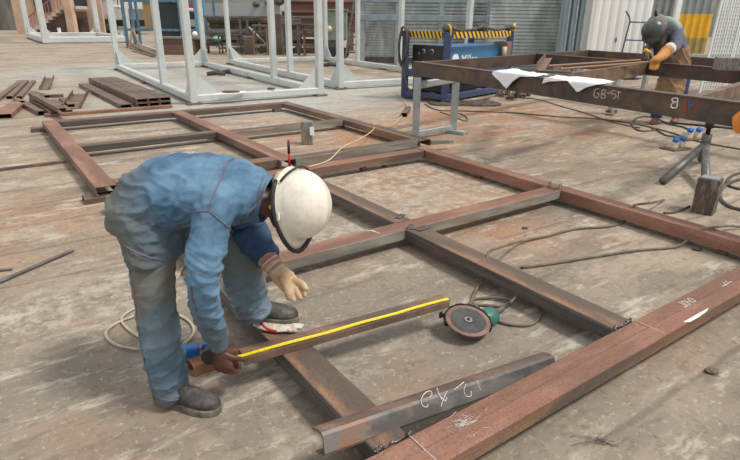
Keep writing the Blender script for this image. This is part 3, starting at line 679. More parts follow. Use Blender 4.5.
# blue sockets on the floor below the table
def sockets(label, x, y, rz):
    c = at(x,y); t = thing('socket_box', label, 'socket box', c); R = Matrix.Rotation(rz,3,'Z')
    MB().box(c+ZD*.012,(.34,.22,.02),rz).build('board', M['wood'], t)
    for s in (-1,1):
        o = c+R@Vector((s*.075,0,0))
        MB().box(o+ZD*.065,(.09,.12,.09),rz,).build('socket_body', M['cream_box'], t, bevel=.012)
        f = MB().tube([o+ZD*.10+R@Vector((0,-.02,0)), o+ZD*.15+R@Vector((-.01,-.05,0))], [.035,.04], 12).build('socket', M['bluep'], t, smooth=True)
sockets('pair of cream plug sockets with blue caps on a small board near the tripod', 675,149,.5)
sockets('second board with cream sockets behind, beside the jack stand', 691,139,.3)

# ---------------------------------------------------------------- blue welding machine in a frame
c0 = at(444,103); cL = at(405,98); cR = at(505,92)
du = (cR-c0); LU = du.length; du.normalize(); dv = Vector((-du.y,du.x,0)); LV = (cL-c0).dot(dv)
wm = thing('welding_machine', 'blue engine welding machine in a dark blue cage with yellow hazard stripes', 'welding machine', c0)
HT = 1.33
def cp(a,b,z): return c0+du*a+dv*b+ZD*z
for a in (0,LU):
    for b in (0,LV): MB().bar(cp(a,b,0),cp(a,b,HT),.14,.14,Vector((0,1,0))).build('post', M['navy'], wm)
for z in (.1,.52):
    for a0,b0,a1,b1 in ((0,0,LU,0),(0,LV,LU,LV),(0,0,0,LV),(LU,0,LU,LV)): MB().bar(cp(a0,b0,z),cp(a1,b1,z),.10,.12).build('rail', M['navy'], wm)
for a0,b0,a1,b1 in ((0,0,LU,0),(0,LV,LU,LV),(0,0,0,LV),(LU,0,LU,LV)): MB().bar(cp(a0,b0,HT-.06),cp(a1,b1,HT-.06),.08,.10).build('top_rail', M['navy'], wm)
def hazard(p0, p1, nrm, nst):
    o = thing_ = MB(); d_ = p1-p0
    o.prism([(-.06,0),(.06,0),(.06,.012),(-.06,.012)], p0, p1, ZD, nrm); ho = o.build('hazard_strip', M['hiyel'], wm)
    st = MB()
    for k in range(nst):
        a = p0+d_*((k+.2)/nst); b = p0+d_*((k+.65)/nst)
        sh = d_.normalized()*(d_.length/nst*.3)
        st.poly([a-ZD*.06+nrm*.0135+sh, b-ZD*.06+nrm*.0135+sh, b+ZD*.06+nrm*.0135-sh, a+ZD*.06+nrm*.0135-sh])
    st.build('stripe_pattern', M['black'], ho)
hazard(cp(.12,-.045,HT-.06), cp(LU-.1,-.045,HT-.06), -dv, 15)
hazard(cp(-.045,LV-.1,HT-.06), cp(-.045,.1,HT-.06), -du, 9)
# body
b0,b1 = .08, LV-.1
R = Matrix((du,dv,ZD)).transposed()
MB().box(cp(LU*.5,LV*.5,.80),(LU*.80,LV*.78,.50),R=R).build('body', M['blue'], wm, bevel=.03)
MB().box(cp(LU*.36,LV*.5,1.0),(LU*.5,LV*.7,.10),R=R).build('hood', M['teal'], wm, bevel=.03)
MB().box(cp(LU*.06,LV*.5,.80),(.08,LV*.84,.54),R=R).build('control_panel', M['black'], wm, bevel=.02)
for b_,z_,r_ in ((.62,.95,.045),(.42,.95,.05),(.62,.72,.05),(.3,.72,.05),(.74,.9,.03)):
    MB().tube([cp(LU*.06-.041,LV*b_,z_), cp(LU*.06-.06,LV*b_,z_)], r_, 16).build('dial', M['galv'], wm, smooth=True)
    MB().tube([cp(LU*.06-.059,LV*b_,z_), cp(LU*.06-.075,LV*b_,z_)], r_*.6, 12).build('knob', M['black'], wm, smooth=True)
MB().box(cp(LU*.5,LV*.5,.30),(LU*.9,LV*.8,.3),R=R).build('fuel_tank', M['rubber'], wm, bevel=.04)
MB().box(cp(LU*.96,.1,.93),(.3,.35,.35),R=R).build('filter_box', M['brownwall'], wm, bevel=.02)
for k in (0,1):
    MB().tube([cp(LU*.9+.16*k,-.02,.80),cp(LU*.9+.16*k,-.02,1.0)], .05, 10).build('filter', M['cream_box'], wm, smooth=True)
# maker's lettering on the side
def text_part(txt, size, origin, xd, yd, m, parent, name):
    cu = bpy.data.curves.new(name, 'FONT'); cu.body = txt; cu.size = size; cu.extrude = .002
    o = bpy.data.objects.new(name, cu); C.objects.link(o); bpy.context.view_layer.update()
    me = bpy.data.meshes.new_from_object(o.evaluated_get(bpy.context.evaluated_depsgraph_get())); bpy.data.objects.remove(o)
    zd = xd.cross(yd); Mx = Matrix((xd,yd,zd)).transposed()
    base = root_loc(parent)
    for v in me.vertices: v.co = Mx@v.co+origin-base
    me.materials.clear(); me.materials.append(m); oo = bpy.data.objects.new(name, me); C.objects.link(oo); oo.parent = parent; return oo
yb = LV*.5-LV*.39-.004
text_part('Miller', .26, cp(LU*.28,yb,.70), du, ZD, M['white'], wm, 'side_lettering')
disc(MB(), cp(LU*.19,yb,.78), .13, .006, 24, Matrix((du,ZD,-dv)).transposed()).build('round_emblem', M['white'], wm)
# cable bundle hung on the left post, clamps on top
mb = MB()
for k in range(7):
    o_ = random.uniform(-.05,.05)
    mb.tube(spline([cp(-.1+o_,LV+.0,HT-.1), cp(-.12+o_,LV+.02+o_,HT+.05), cp(-.14+o_,LV-.12,HT+.02), cp(-.14+o_,LV-.12+o_,HT-.35), cp(-.13+o_,LV+.02,HT-.65-o_), cp(-.12+o_,LV+.08+o_,HT-.3), cp(-.1,LV+.05,HT)],5), .022, 6)
mb.build('hanging_cables', M['cable'], wm, smooth=True)
MB().tube(spline([cp(-.1,LV,.75),cp(-.14,LV-.1,.45),cp(-.1,LV-.3,.15),cp(.0,-.15,.05),cp(.5,-.35,.03),cp(1.1,-.4,.03)],6), .018, 6).build('ground_cable', M['cable'], wm, smooth=True)
for a in (.0,LU*.5,LU*.97):
    MB().ball(cp(a,.0,HT+.06),(.13,.06,.07)).build('shackle', M['cable'], wm, smooth=True)
MB().tube(spline([cp(0,-.05,HT-.2),cp(-.02,-.07,HT+.05),cp(.0,0,HT+.12),cp(.05,-.02,HT-.02)],6), .02, 6).build('yellow_hook', M['hiyel'], wm, smooth=True)
MB().tube(spline([cp(LU-.05,-.05,HT),cp(LU,-.07,HT+.12),cp(LU+.1,-.02,HT+.12),cp(LU+.1,-.02,HT-.1)],6), .03, 6).build('yellow_hook', M['hiyel'], wm, smooth=True)
MB().tube(spline([cp(0,0,HT+.06),cp(LU*.25,0,HT+.02),cp(LU*.5,0,HT+.07),cp(LU*.75,0,HT+.03),cp(LU*.97,0,HT+.08)],6), .03, 6).build('lifting_chain', M['cable'], wm, smooth=True)
# brown scrap clamps right of machine
for i,(x,y,s,lab) in enumerate(((503,97,.16,'dark lump of scrap fittings on the floor right of the welding machine'),(512,100,.13,'brown steel clamp on the floor in front of the scrap fittings'),(524,98,.14,'rusty brown bracket on the floor beside the steel clamp'))):
    mb = MB(); c = at(x,y)
    mb.bar(c+Vector((-s,0,.04)), c+Vector((s,.05,.06)), s*.35, .05); mb.bar(c+Vector((-s*.6,0,.05)), c+Vector((-s*.5,.05,.22)), .06,.07); mb.bar(c+Vector((s*.6,0,.05)), c+Vector((s*.7,-.05,.24)), .05,.09)
    mb.tube([c+Vector((-s*.2,-.1,.06)),c+Vector((s*.3,.1,.12))],.04,10)
    tag(mb.build('clamp', [M['wood'],M['rust'],M['wood']][i]), lab, 'clamp')

# ---------------------------------------------------------------- grey modular frames
def module(label, u0, u1, v0, v1, posts_l, posts_r, sz=.16, H=2.6, turn=0.):
    r = thing('grey_steel_module', label, 'steel module', W((u0+u1)/2,(v0+v1)/2,0))
    z0 = .04
    def post(u, v): MB().bar(W(u,v,z0+sz), W(u,v,H), sz, sz, UD).build('post', M['paint'], r)
    def beam(a, b, z): 
        d_ = (W(*b)-W(*a)).normalized()
        MB().bar(W(*a,z), W(*b,z), sz, sz).build('beam', M['paint'], r)
    for u in (u0,u1): beam((u,v0-sz/2),(u,v1+sz/2), z0+sz/2); beam((u,v0-sz/2),(u,v1+sz/2), H+sz/2)
    for v in (v0,v1): beam((u0+sz/2,v),(u1-sz/2,v), z0+sz/2); beam((u0+sz/2,v),(u1-sz/2,v), H+sz/2)
    for v in posts_l: post(u0,v)
    for v in posts_r: post(u1,v)
    def gus(u, v, su, sv, L_=.42):
        zb = z0+sz
        if su:
            a = W(u+su*sz/2,v,zb); b = W(u+su*(sz/2+L_),v,zb); c = W(u+su*sz/2,v,zb+L_); n_ = VD
        else:
            a = W(u,v+sv*sz/2,zb); b = W(u,v+sv*(sz/2+L_),zb); c = W(u,v+sv*sz/2,zb+L_); n_ = UD
        mb = MB(); t=.006
        A_ = [mb.bm.verts.new(p+n_*t) for p in (a,b,c)]; B_ = [mb.bm.verts.new(p-n_*t) for p in (a,b,c)]
        mb.bm.faces.new(A_); mb.bm.faces.new(B_[::-1])
        for k in range(3): mb.bm.faces.new((A_[k],A_[(k+1)%3],B_[(k+1)%3],B_[k]))
        mb.build('gusset', M['paint'], r)
    for u,su in ((u0,1),(u1,-1)):
        for v,sv in ((v0,1),(v1,-1)):
            gus(u,v,su,0); gus(u,v,0,sv)
    for u,v in ((u0,v0),(u1,v0),(u0,v1),(u1,v1),(u0,(v0+v1)/2),(u1,(v0+v1)/2)):
        MB().box(W(u,v,z0/2),(.26,.2,z0-.002),YAW).build('packing_block', M['wood'], r)
    r.rotation_euler = (0,0,turn)
    return r
module('nearest pale grey box module of square posts, its corner beside the rusty tubes', 3.55,6.22,10.45,18.7,[10.45,12.75,18.7],[10.45,12.9,18.7],sz=.14,turn=-.05)
module('pale grey box module right of the nearest one, behind the blue welding machine', 7.28,11.05,11.0,19.2,[11.0,13.9,19.2],[11.0,14.1,16.75,19.2],sz=.14,turn=-.07)
module('farthest pale grey box module at the top left before the stairs', 3.95,8.5,38.2,47.7,[38.2,47.7],[38.2,42,47.7],sz=.34,H=4.5)
# litter on the module's bottom beam
tag(MB().box(at(231,92.5,.205),(.62,.12,.006),YAW+.05).build('rag', M['paper']), 'white and pink printed rag lying on the front beam of the nearest grey module', 'rag')
mb = MB()
for k in range(6): mb.ball(at(222+random.random()*16,91.5,.23),(.07,.05,.02), n=8)
tag(mb.build('glove_pile', M['rust'], smooth=True), 'crumpled brown glove on the white rag', 'glove')
mb = MB().ball(at(271,88.5,.215),(.09,.05,.025), n=10); tag(mb.build('glove', M['rust'], smooth=True), 'small brown glove on the grey beam right of the rag', 'glove')
for i,(x,y,lab) in enumerate(((216,76,'dark shackle on the floor inside the nearest module'),(232,74,'dark clamp on the floor inside the nearest module, right of the shackle'),(330,67,'black clamp lying on the floor inside the second module'))):
    c = at(x,y); tag(MB().tube([c+Vector((-.25,0,.05)),c+Vector((0,.1,.09)),c+Vector((.25,0,.05))],[.05,.07,.04],8).build('clamp', M['cable'], smooth=True), lab, 'clamp')

# ---------------------------------------------------------------- offcuts at left
def cut(x0,y0,x1,y1,w,h,lab,up=False,m='rust',z=.003):
    a = at(x0,y0,z+h if not up else z); b = at(x1,y1,z+h if not up else z); a.z = b.z = z
    s_ = (b-a).normalized().cross(ZD); p = lipped(w,h)
    if up: p = [(q, h-k) for q,k in p]
    o = MB().prism(p, a, b, s_, ZD).build('steel_offcut', [M[m], M['rustbrown']]); tag(o, lab, 'steel offcut', 'cut channel pieces on the floor at left')
cut(-4,98,21,80,0.118,0.059,'upper left cut channel piece running out of the picture')
cut(9,96,26,80,0.111,0.059,'cut channel piece right of the one leaving the picture')
cut(19,96,33,80,0.104,0.059,'third slanting cut channel from the left, in the back row')
cut(2,114,18,101,0.252,0.074,'widest cut channel piece, at the left edge in the front row', m='rustred')
cut(16,98,41,111,0.111,0.074,'cut channel left of the front bundle, end facing us')
cut(32,97,54,112,0.111,0.074,'middle cut channel of the front bundle', z=.003)
cut(31,92,62,108,0.118,0.074,'cut channel lying highest on the front bundle', z=.115)
cut(54,99,69,110,0.104,0.074,'short cut channel at the right of the front bundle')
cut(61,97,71,104,0.111,0.059,'small cut channel just behind the open upturned channel')
cut(72,109,81,94,0.296,0.096,'open upturned channel piece at the right end of the pile', up=True)
cut(45,90,50,78,0.207,0.074,'small upturned channel standing alone in the back row', up=True)
cut(33,91,47,95,0.111,0.052,'short crosswise channel piece in the middle of the pile')
cut(50,94.5,63,94,0.104,0.059,'short dark ended piece beside the crosswise channel')
# stacked rectangular tubes
def rtube(a, b, w, h, z, lab, grp):
    a = Vector((a.x,a.y,z)); b = Vector((b.x,b.y,z)); s_ = (b-a).normalized().cross(ZD)
    mb = MB(); t = .012; o = [(-w/2,0),(w/2,0),(w/2,h),(-w/2,h)]; i = [(-w/2+t,t),(w/2-t,t),(w/2-t,h-t),(-w/2+t,h-t)]
    V = lambda p,q: mb.bm.verts.new(p+s_*q[0]+ZD*q[1])
    oa=[V(a,q) for q in o]; ob=[V(b,q) for q in o]; ia=[V(a,q) for q in i]; ib=[V(b,q) for q in i]
    for k in range(4):
        j_=(k+1)%4
        for q in ((oa[k],oa[j_],ob[j_],ob[k]),(ia[k],ib[k],ib[j_],ia[j_]),(oa[k],ia[k],ia[j_],oa[j_]),(ob[k],ob[j_],ib[j_],ib[k])): mb.bm.faces.new(q)
    tag(mb.build('rectangular_tube', M['rust']), lab, 'steel tube', grp)
e0 = at(141,107.5); e1 = at(94,81.5,.1); dd_ = (e0-e1); dd_.z = 0; dd_.normalize(); ss = dd_.cross(ZD).normalized()
ss = ss if ss.x > 0 else -ss
nm = ['left','middle','right']
for lay in range(2):
    for k in range(3):
        a = e0+ss*(.04+.205*k); rtube(a, a-dd_*4.3, .195, .075, .003+.08*lay, '%s rusty tube in the %s layer of the small stack beside the grey module'%(nm[k], ['bottom','top'][lay]), 'rusty tubes stacked by the grey module')
a = e0-ss*.25; rtube(a, a-dd_*3.9, .2, .075, .003, 'single rusty tube on the floor left of the tube stack', 'rusty tubes stacked by the grey module')

# ---------------------------------------------------------------- background, left to right
wb = MB(); wb.box((0,66,3),(110,.5,6)); struct('wall_back', wb, M['backwall'])
wl = MB(); a = px(-60,24,62.); b = px(21,24,62.)
wl.box(((a.x+b.x)/2,62,3),(b.x-a.x,.5,6)); struct('wall_left', wl, M['stonewall'])
YB = 50.
def bx(x, Y=YB): return px(x,25,Y).x
st = thing('stair_building', 'peach building with an outdoor staircase and railing at the top left', 'building', (bx(55),YB,0))
def zy(y, Y=YB, x=60): return px(x,y,Y).z
MB().box(((bx(20)+bx(27.5))/2,YB-.3,2.5),(bx(27.5)-bx(20),.6,5)).build('pillar', M['pinkwall'], st)
MB().box(((bx(80)+bx(87))/2,YB-1.9,1.5),(bx(87)-bx(80),.6,3)).build('pillar', M['pinkwall'], st)
MB().box(((bx(20)+bx(96))/2,YB+1.6,2.5),(bx(96)-bx(20),.3,5)).build('wall', M['pinkwall'], st)
MB().box(((bx(29)+bx(46))/2,YB+1.4,zy(2)),(bx(46)-bx(29),.12,1.6)).build('window', M['glass'], st)
MB().box(((bx(68)+bx(84))/2,YB+1.4,zy(-2)),(bx(82)-bx(69),.12,1.2)).build('window', M['glass'], st)
# stairs
ns = 9; mb = MB(); x0,x1 = bx(38),bx(78); z0_,z1_ = 0., zy(6)
for k in range(ns):
    xa = x0+(x1-x0)*k/ns; xb = x0+(x1-x0)*(k+1)/ns; zt_ = z1_*(k+1)/ns
    mb.box(((xa+xb)/2,YB-.9,zt_-.16),(xb-xa+.02,1.8,.32))
mb.box(((x1+bx(90))/2,YB-.9,z1_-.12),(bx(90)-x1,1.8,.24))
mb.build('staircase', M['tan'], st)
mb = MB(); mb.poly([(x0+.3,YB-1.3,0),(x1,YB-1.3,0),(x1,YB-1.3,z1_-.35)]); o_ = mb.build('under_stair_wall', M['brownwall'], st); o_.modifiers.new('t','SOLIDIFY').thickness=.1
mb = MB(); mb.box(((bx(60)+bx(84))/2,YB+.3,z1_*.42),(bx(80)-bx(50),.1,z1_*.8)); mb.build('back_wall', M['brownwall'], st)
for k in range(14):
    t = k/13; p = Vector((x0+(x1-x0)*t, YB-1.75, z1_*t)); MB().tube([p, p+ZD*1.15], .035, 6).build('baluster', M['railred'], st)
MB().tube([(x0,YB-1.75,1.15),(x1,YB-1.75,z1_+1.15)], .05, 6).build('handrail', M['railred'], st)
MB().tube([(x1,YB-1.75,z1_+1.15),(bx(92),YB-1.75,z1_+1.15)], .05, 6).build('handrail', M['railred'], st)
tag(MB().box((bx(77),YB-3,.3),(.18,.18,.6)).build('bottle_post', M['white']), 'small white post in front of the staircase building', 'post')
# white truck
YT = 53.
tk_ = thing('truck', 'white truck parked behind the far grey module at the top left', 'truck', (bx(118,YT),YT,0))
def tb_(x0,x1,y0,y1,dy,dp,m,nm,bev=.05):
    a = px(x0,y1,YT); b = px(x1,y0,YT); return MB().box(((a.x+b.x)/2,YT+dy,(a.z+b.z)/2),(b.x-a.x,dp,b.z-a.z)).build(nm, M[m], tk_, bevel=bev)
tb_(99,118,-14,20,1,2.2,'truckw','cab',.15); tb_(118,146,-14,9,1,2.2,'truckw','body'); tb_(104,146,20,26,1,1.8,'rubber','chassis')
tb_(101,114,-8,0,-.12,.05,'glass','window',0)
for x in (109,132):
    c = px(x,24,YT-.1); R_w = .62; c.z = R_w
    MB().tube([c+Vector((0,-.2,0)), c+Vector((0,.3,0))], R_w, 22).build('wheel', M['rubber'], tk_, smooth=True, angle=.6); MB().tube([c+Vector((0,-.24,0)), c+Vector((0,-.18,0))], R_w*.45, 14).build('hub', M['bar'], tk_)
ar = MB(); c = px(118,17,YT-.2)
ar.tube([c+Vector((.9*math.cos(a),0,.9*math.sin(a))) for a in [math.pi*k/12 for k in range(13)]], .07, 6).build('wheel_arch', M['white'], tk_, smooth=True)
# blue cage rack
YC = 30.
cg = thing('cage_rack', 'teal blue steel cage with dark mesh panel and a timber board, far left of centre', 'steel cage', (bx(165,YC),YC,0))
for x,m in ((125,'teal'),(133,'teal'),(155,'teal'),(181,'teal'),(197,'steelblue'),(205,'steelblue')):
    xx = bx(x,YC); MB().bar((xx,YC,.02),(xx-.0,YC,3.),.14,.14,Vector((0,1,0))).build('post', M[m], cg)
for x in (125,155,205): MB().bar((bx(x,YC)+.2,YC+1.2,.02),(bx(x,YC)+.2,YC+1.2,3.),.12,.12,Vector((0,1,0))).build('post', M['teal'], cg)
for y in (1,30): 
    z = px(160,y,YC).z; MB().bar((bx(124,YC),YC,z),(bx(206,YC),YC,z),.1,.12).build('rail', M['teal'], cg)
MB().box(((bx(157,YC)+bx(180,YC))/2,YC+.15,1.75),(bx(179,YC)-bx(157,YC),.06,2.4)).build('mesh_panel', M['darkmesh'], cg)
MB().box((bx(147.5,YC),YC+.2,1.9),(bx(151.5,YC)-bx(144,YC),.08,1.9)).build('timber_board', M['timber'], cg)
MB().box((bx(202,YC),YC+.25,.7),(bx(207,YC)-bx(197,YC),.3,.7)).build('blue_bin', M['blue'], cg)
for s in (-1,1): tag(MB().bar((bx(140,YC)+s*.3,YC-1,.02),(bx(140,YC),YC-1,1.0),.08,.08,Vector((0,1,0))).build('timber_strut', M['timber']), '%s leg of the small timber A-shape before the teal cage'%('left' if s<0 else 'right'), 'timber')
# row of rusty short box sections
for k in range(7):
    x = 163+k*5.6; c = at(x,53); c.y = 25.5+.05*k; c.x = bx(x,c.y)
    tag(MB().box((c.x,25.5,.32),(.23,1.2,.62)).build('box_section', M['rust'], bevel=.01), 'rusty short box section, number %s from the left in the row under the teal cage'%(['one','two','three','four','five','six','seven','eight'][k]), 'box section', 'rusty sections standing under the teal cage')
tag(MB().box((bx(184,25.5),25.45,.68),(bx(208,25.5)-bx(160,25.5),1.3,.08)).build('steel_plate', M['wood']), 'rusty plate lying over the row of box sections', 'steel plate')
for k,(a_,b_) in enumerate((((130,42),(162,52)),((128,44),(158,53)),((134,46),(156,55)))):
    tag(MB().bar(at(*a_,.12+.05*k), at(*b_,.1), .18,.1).build('steel_bar', M['rustbrown'] if k else M['greybed']), ['pale','brown','short brown'][k]+' steel length lying on the ground before the teal cage', 'steel bar', 'steel lengths before the teal cage')
# red lorry part, grey side wall
YR = 37.
rd = thing('truck', 'red truck partly seen behind the teal cage', 'truck', (bx(190,YR),YR,0))
def rb_(x0,x1,y0,y1,m,nm): 
    a = px(x0,y1,YR); b = px(x1,y0,YR); return MB().box(((a.x+b.x)/2,YR,(a.z+b.z)/2),(b.x-a.x,1.6,b.z-a.z)).build(nm, M[m], rd, bevel=.06)
rb_(176,197,-12,8,'redpaint','cab'); rb_(176,197,8,11,'white','bumper'); rb_(176,206,12,19,'rubber','chassis')
for x in (181,194):
    c = Vector((bx(x,YR),YR-.9,.5)); MB().tube([c,c+Vector((0,.4,0))],.5,18).build('wheel', M['rubber'], rd)
YG = 34.
gb_ = thing('trailer', 'long grey flat trailer side behind the steel racks', 'trailer', (bx(240,YG),YG,0))
a = px(206,17,YG); b = px(282,4,YG); MB().box(((a.x+b.x)/2,YG,(a.z+b.z)/2),(b.x-a.x,1.8,b.z-a.z)).build('side_board', M['greybed'], gb_)
for x in (215,255,275): c = Vector((bx(x,YG),YG-.9,.55)); MB().tube([c,c+Vector((0,.4,0))],.55,18).build('wheel', M['rubber'], gb_)
MB().box(((a.x+b.x)/2,YG,a.z-.15),(b.x-a.x,1.2,.3)).build('chassis', M['cable'], gb_)
# steel racks with long sections
YS = 27.
rk = thing('steel_rack', 'long dark rack stacked with steel lengths in the middle background', 'rack', (bx(260,YS),YS,0))
for x in (210,243,250,262,272,288,300,318,330):
    MB().bar((bx(x,YS),YS-.6,.01),(bx(x,YS),YS-.6,px(x,22 if x>255 else 20,YS).z),.1,.1,Vector((0,1,0))).build('upright', M['bar'] if x!=246 else M['wood'], rk)
for y in (17,32,44): 
    z = px(250,y,YS).z; MB().bar((bx(206,YS),YS-.55,z),(bx(335,YS),YS-.55,z),.08,.09).build('shelf_rail', M['bar'], rk)
MB().bar((bx(252,YS),YS-.75,px(252,27,YS).z),(bx(268,YS),YS-.75,px(268,43,YS).z),.07,.07).build('diagonal_brace', M['galv'], rk)
MB().box(((bx(272,YS)+bx(284,YS))/2,YS-.7,px(278,21,YS).z),(bx(283,YS)-bx(272,YS),.3,.3)).build('white_tray', M['white'], rk)
lens = [(206,262,19,'cable'),(206,300,21,'rustbrown'),(208,330,26,'cable'),(206,255,35,'bar'),(215,300,38,'rustbrown'),(206,340,41,'cable'),(222,345,47,'wood'),(206,242,30,'greybed'),(262,340,34,'rustbrown')]
for k,(xa,xb,y,m) in enumerate(lens):
    z = max(px(250,y,YS).z,.1) if y < 47 else .115; tag(MB().bar((bx(xa,YS),YS+.1+.12*(k%4),z),(bx(xb,YS),YS+.1+.12*(k%4),z),.25,.22).build('steel_length', M[m]), ['top left dark','upper brown','long dark upper','short grey middle','brown middle','long dark lower','lowest brown','pale grey','brown lower right'][k]+' steel length lying on the middle background rack', 'steel length', 'steel lengths on the background rack')
tag(MB().box((bx(247.5,26),26,.38),(.42,.3,.75)).build('steel_post', M['wood'], bevel=.02), 'thick brown post stub in front of the background rack', 'post stub')
tag(MB().box((bx(276,26),26,.85),(.5,.25,1.7)).build('steel_post', M['brownwall'], bevel=.02), 'tall brown box post in front of the background rack', 'post')
mb = MB().ball((bx(216,26.3),26.3,.62),(.25,.2,.12),n=10); tag(mb.build('plastic_bag', M['turq'], smooth=True), 'turquoise plastic bag on the sections beside the background rack', 'bag')
mb = MB().ball((bx(194,25.4),25.4,.84),(.12,.12,.12),n=10); tag(mb.build('bucket', M['white'], smooth=True), 'small white container on the plate under the blue cage', 'container')
def bench(label, xa, xb, y, Yb, m):
    t = thing('steel_stand', label, 'stand', (bx((xa+xb)/2,Yb),Yb,0), 'small stands before the background rack')
    z = px(250,y,Yb).z; X0,X1 = bx(xa,Yb),bx(xb,Yb)
    for X in (X0,X1):
        for dy in (-.25,.25): MB().bar((X,Yb+dy,.0),(X,Yb+dy,z),.06,.06,Vector((0,1,0))).build('leg', M[m], t)
    for zz in (z,z*.35):
        for dy in (-.25,.25): MB().bar((X0,Yb+dy,zz),(X1,Yb+dy,zz),.06,.06).build('rail', M[m], t)
    MB().box(((X0+X1)/2,Yb,z+.04),(X1-X0+.1,.6,.04)).build('top_plate', M[m], t)
bench('small brown steel stand left of the tall brown box post', 254,267,26,25.4,'wood')
bench('grey steel stand right of the tall brown box post', 283,298,24,25.4,'bar')
bench('low brown steel stand behind the front corner of the right grey module', 304,320,30,25.2,'rustbrown')
bench('low dark stand near the turquoise bag', 219,238,36,25.6,'cable')
# big rusty beams stacked
YK = 29.
for k,(xa,xb,y0,y1,m) in enumerate(((286,372,1,11,'reddish'),(280,372,12,17,'rustbrown'),(255,372,17.6,32,'reddish'),(286,372,-12,-1,'reddish'))):
    a = px(xa,y1,YK); b = px(xb,y0,YK); w_ = .5; h_ = b.z-a.z
    pr_ = [(-w_/2,0),(w_/2,0),(w_/2,.06),(.04,.06),(.04,h_-.06),(w_/2,h_-.06),(w_/2,h_),(-w_/2,h_),(-w_/2,h_-.06),(-.04,h_-.06),(-.04,.06),(-w_/2,.06)]
    tag(MB().prism(pr_, Vector((a.x,YK+.7,a.z)), Vector((b.x,YK+.7,a.z)), Vector((0,1,0)), ZD).build('steel_girder', M[m]), ['second from top red oxide','narrow brown','lowest red oxide','topmost red oxide'][k]+' girder in the stack behind the green cabinet', 'girder', 'red oxide girders in the background')
gz = px(255,32,YK).z
for x in (262,296,320,350):
    tag(MB().box((bx(x,YK),YK+.7,gz/2),(.3,.5,gz)).build('trestle_block', M['brownwall']), {262:'leftmost block',296:'second block from left',320:'third block from left',350:'rightmost block'}[x]+' carrying the red oxide girders', 'support block')
mb = MB(); c = px(272,2,33.5)
for k in range(9): mb.ball(px(272,3,33.)+Vector((random.gauss(0,.35),random.gauss(0,.1),random.gauss(.1,.1))),(.2,.15,.16),n=8)
tag(mb.build('scrap_heap', M['cable'], smooth=True), 'dark heap of scrap above the rack', 'scrap', kind='stuff')
# green cabinet
YE = 24.
gcb = thing('cabinet', 'pale green electrical cabinet on a wheeled stand in the background', 'cabinet', (bx(335,YE),YE,0))
a = px(326,40,YE); b = px(347,11,YE)
MB().box(((a.x+b.x)/2,YE,(a.z+b.z)/2),(b.x-a.x,.7,b.z-a.z)).build('body', M['greensheet'], gcb, bevel=.03)
MB().box(((a.x+b.x)/2,YE,b.z+.03),(b.x-a.x+.1,.8,.06)).build('lid', M['greensheet'], gcb, bevel=.02)
MB().box((b.x-.08,YE-.36,(a.z+b.z)/2),(.12,.03,b.z-a.z-.1)).build('side_rib', M['hiyel'] if False else M['greensheet'], gcb)
c = px(329,29,YE-.4); MB().tube([c, c+Vector((0,-.06,0))], .13, 16).build('dial', M['cream_box'], gcb, smooth=True)
MB().box(((a.x+b.x)/2,YE,a.z*.75),((b.x-a.x)*.6,.4,a.z*.5)).build('stand', M['bar'], gcb)
for x in (331,344): c = Vector((bx(x,YE),YE-.35,.22)); MB().tube([c,c+Vector((0,.15,0))],.22,18).build('wheel', M['rubber'], gcb, smooth=True, angle=.6)
# ladder
YL = 22.5
lad = thing('ladder', 'grey step ladder leaning beside the green cabinet', 'ladder', (bx(352,YL),YL,0))
p = [px(345,58,YL), px(356,58,YL), px(353.5,0,YL), px(362,0,YL)]
for q in p[:2]: q.z = .02
tops = [p[0]+Vector((.36,.5,2.3)), p[1]+Vector((.30,.5,2.3))]
MB().bar(p[0],tops[0],.07,.07,Vector((0,1,0))).build('rail', M['bar'], lad); MB().bar(p[1],tops[1],.07,.07,Vector((0,1,0))).build('rail', M['bar'], lad)
for k in range(1,8):
    t = k/8; MB().bar(p[0].lerp(tops[0],t),p[1].lerp(tops[1],t),.06,.05,Vector((0,1,0))).build('rung', M['bar'], lad)
mb = MB()
for k in range(14): mb.ball(at(363+random.gauss(0,4),57)+Vector((0,-.2,random.uniform(.05,.5))),(random.uniform(.06,.16),.08,.07),n=8)
tag(mb.build('rubble_heap', M['stone'], smooth=True), 'small heap of rusty scrap between the ladder and the galvanised panels', 'scrap', kind='stuff')

# ---------------------------------------------------------------- galvanised panels, container, coloured wall (right background)
YP = 21.
gp_ = thing('panel_rack', 'galvanised panel wall with ribs and two grey rails behind the blue machine', 'panel rack', (bx(425,YP),YP,0))
def ribbed(x0,x1,Y,z0,z1,step,m,parent,nm,amp=.03,vertical=False,tilt=0.):
    mb = MB(); n_ = int(((z1-z0) if not vertical else (x1-x0))/step)
    prev = None
    seq = []
    for k in range(n_):
        for f,d_ in ((0,0),(.35,0),(.5,amp),(.85,amp)): seq.append(((k+f)*step, d_))
    seq.append((n_*step,0))
    for c_,d_ in seq:
        if vertical: v = (mb.bm.verts.new((x0+c_,Y-d_,z0)), mb.bm.verts.new((x0+c_+tilt,Y-d_,z1)))
        else: v = (mb.bm.verts.new((x0,Y-d_,z0+c_)), mb.bm.verts.new((x1,Y-d_,z0+c_)))
        if prev: mb.bm.faces.new((prev[0],prev[1],v[1],v[0]))
        prev = v
    o = mb.build(nm, m, parent); o.modifiers.new('t','SOLIDIFY').thickness = .02; return o
ribbed(bx(365,YP),bx(397,YP),YP,.25,3.2,.09,M['galvd'],gp_,'panel',.012)
ribbed(bx(397,YP),bx(487,YP),YP+.3,.25,3.2,.12,M['galvd'],gp_,'panel',.03)
for x in (362,): MB().bar((bx(x,YP),YP-.3,.02),(bx(x,YP),YP-.3,3.3),.2,.16,Vector((0,1,0))).build('post', M['galv'], gp_)
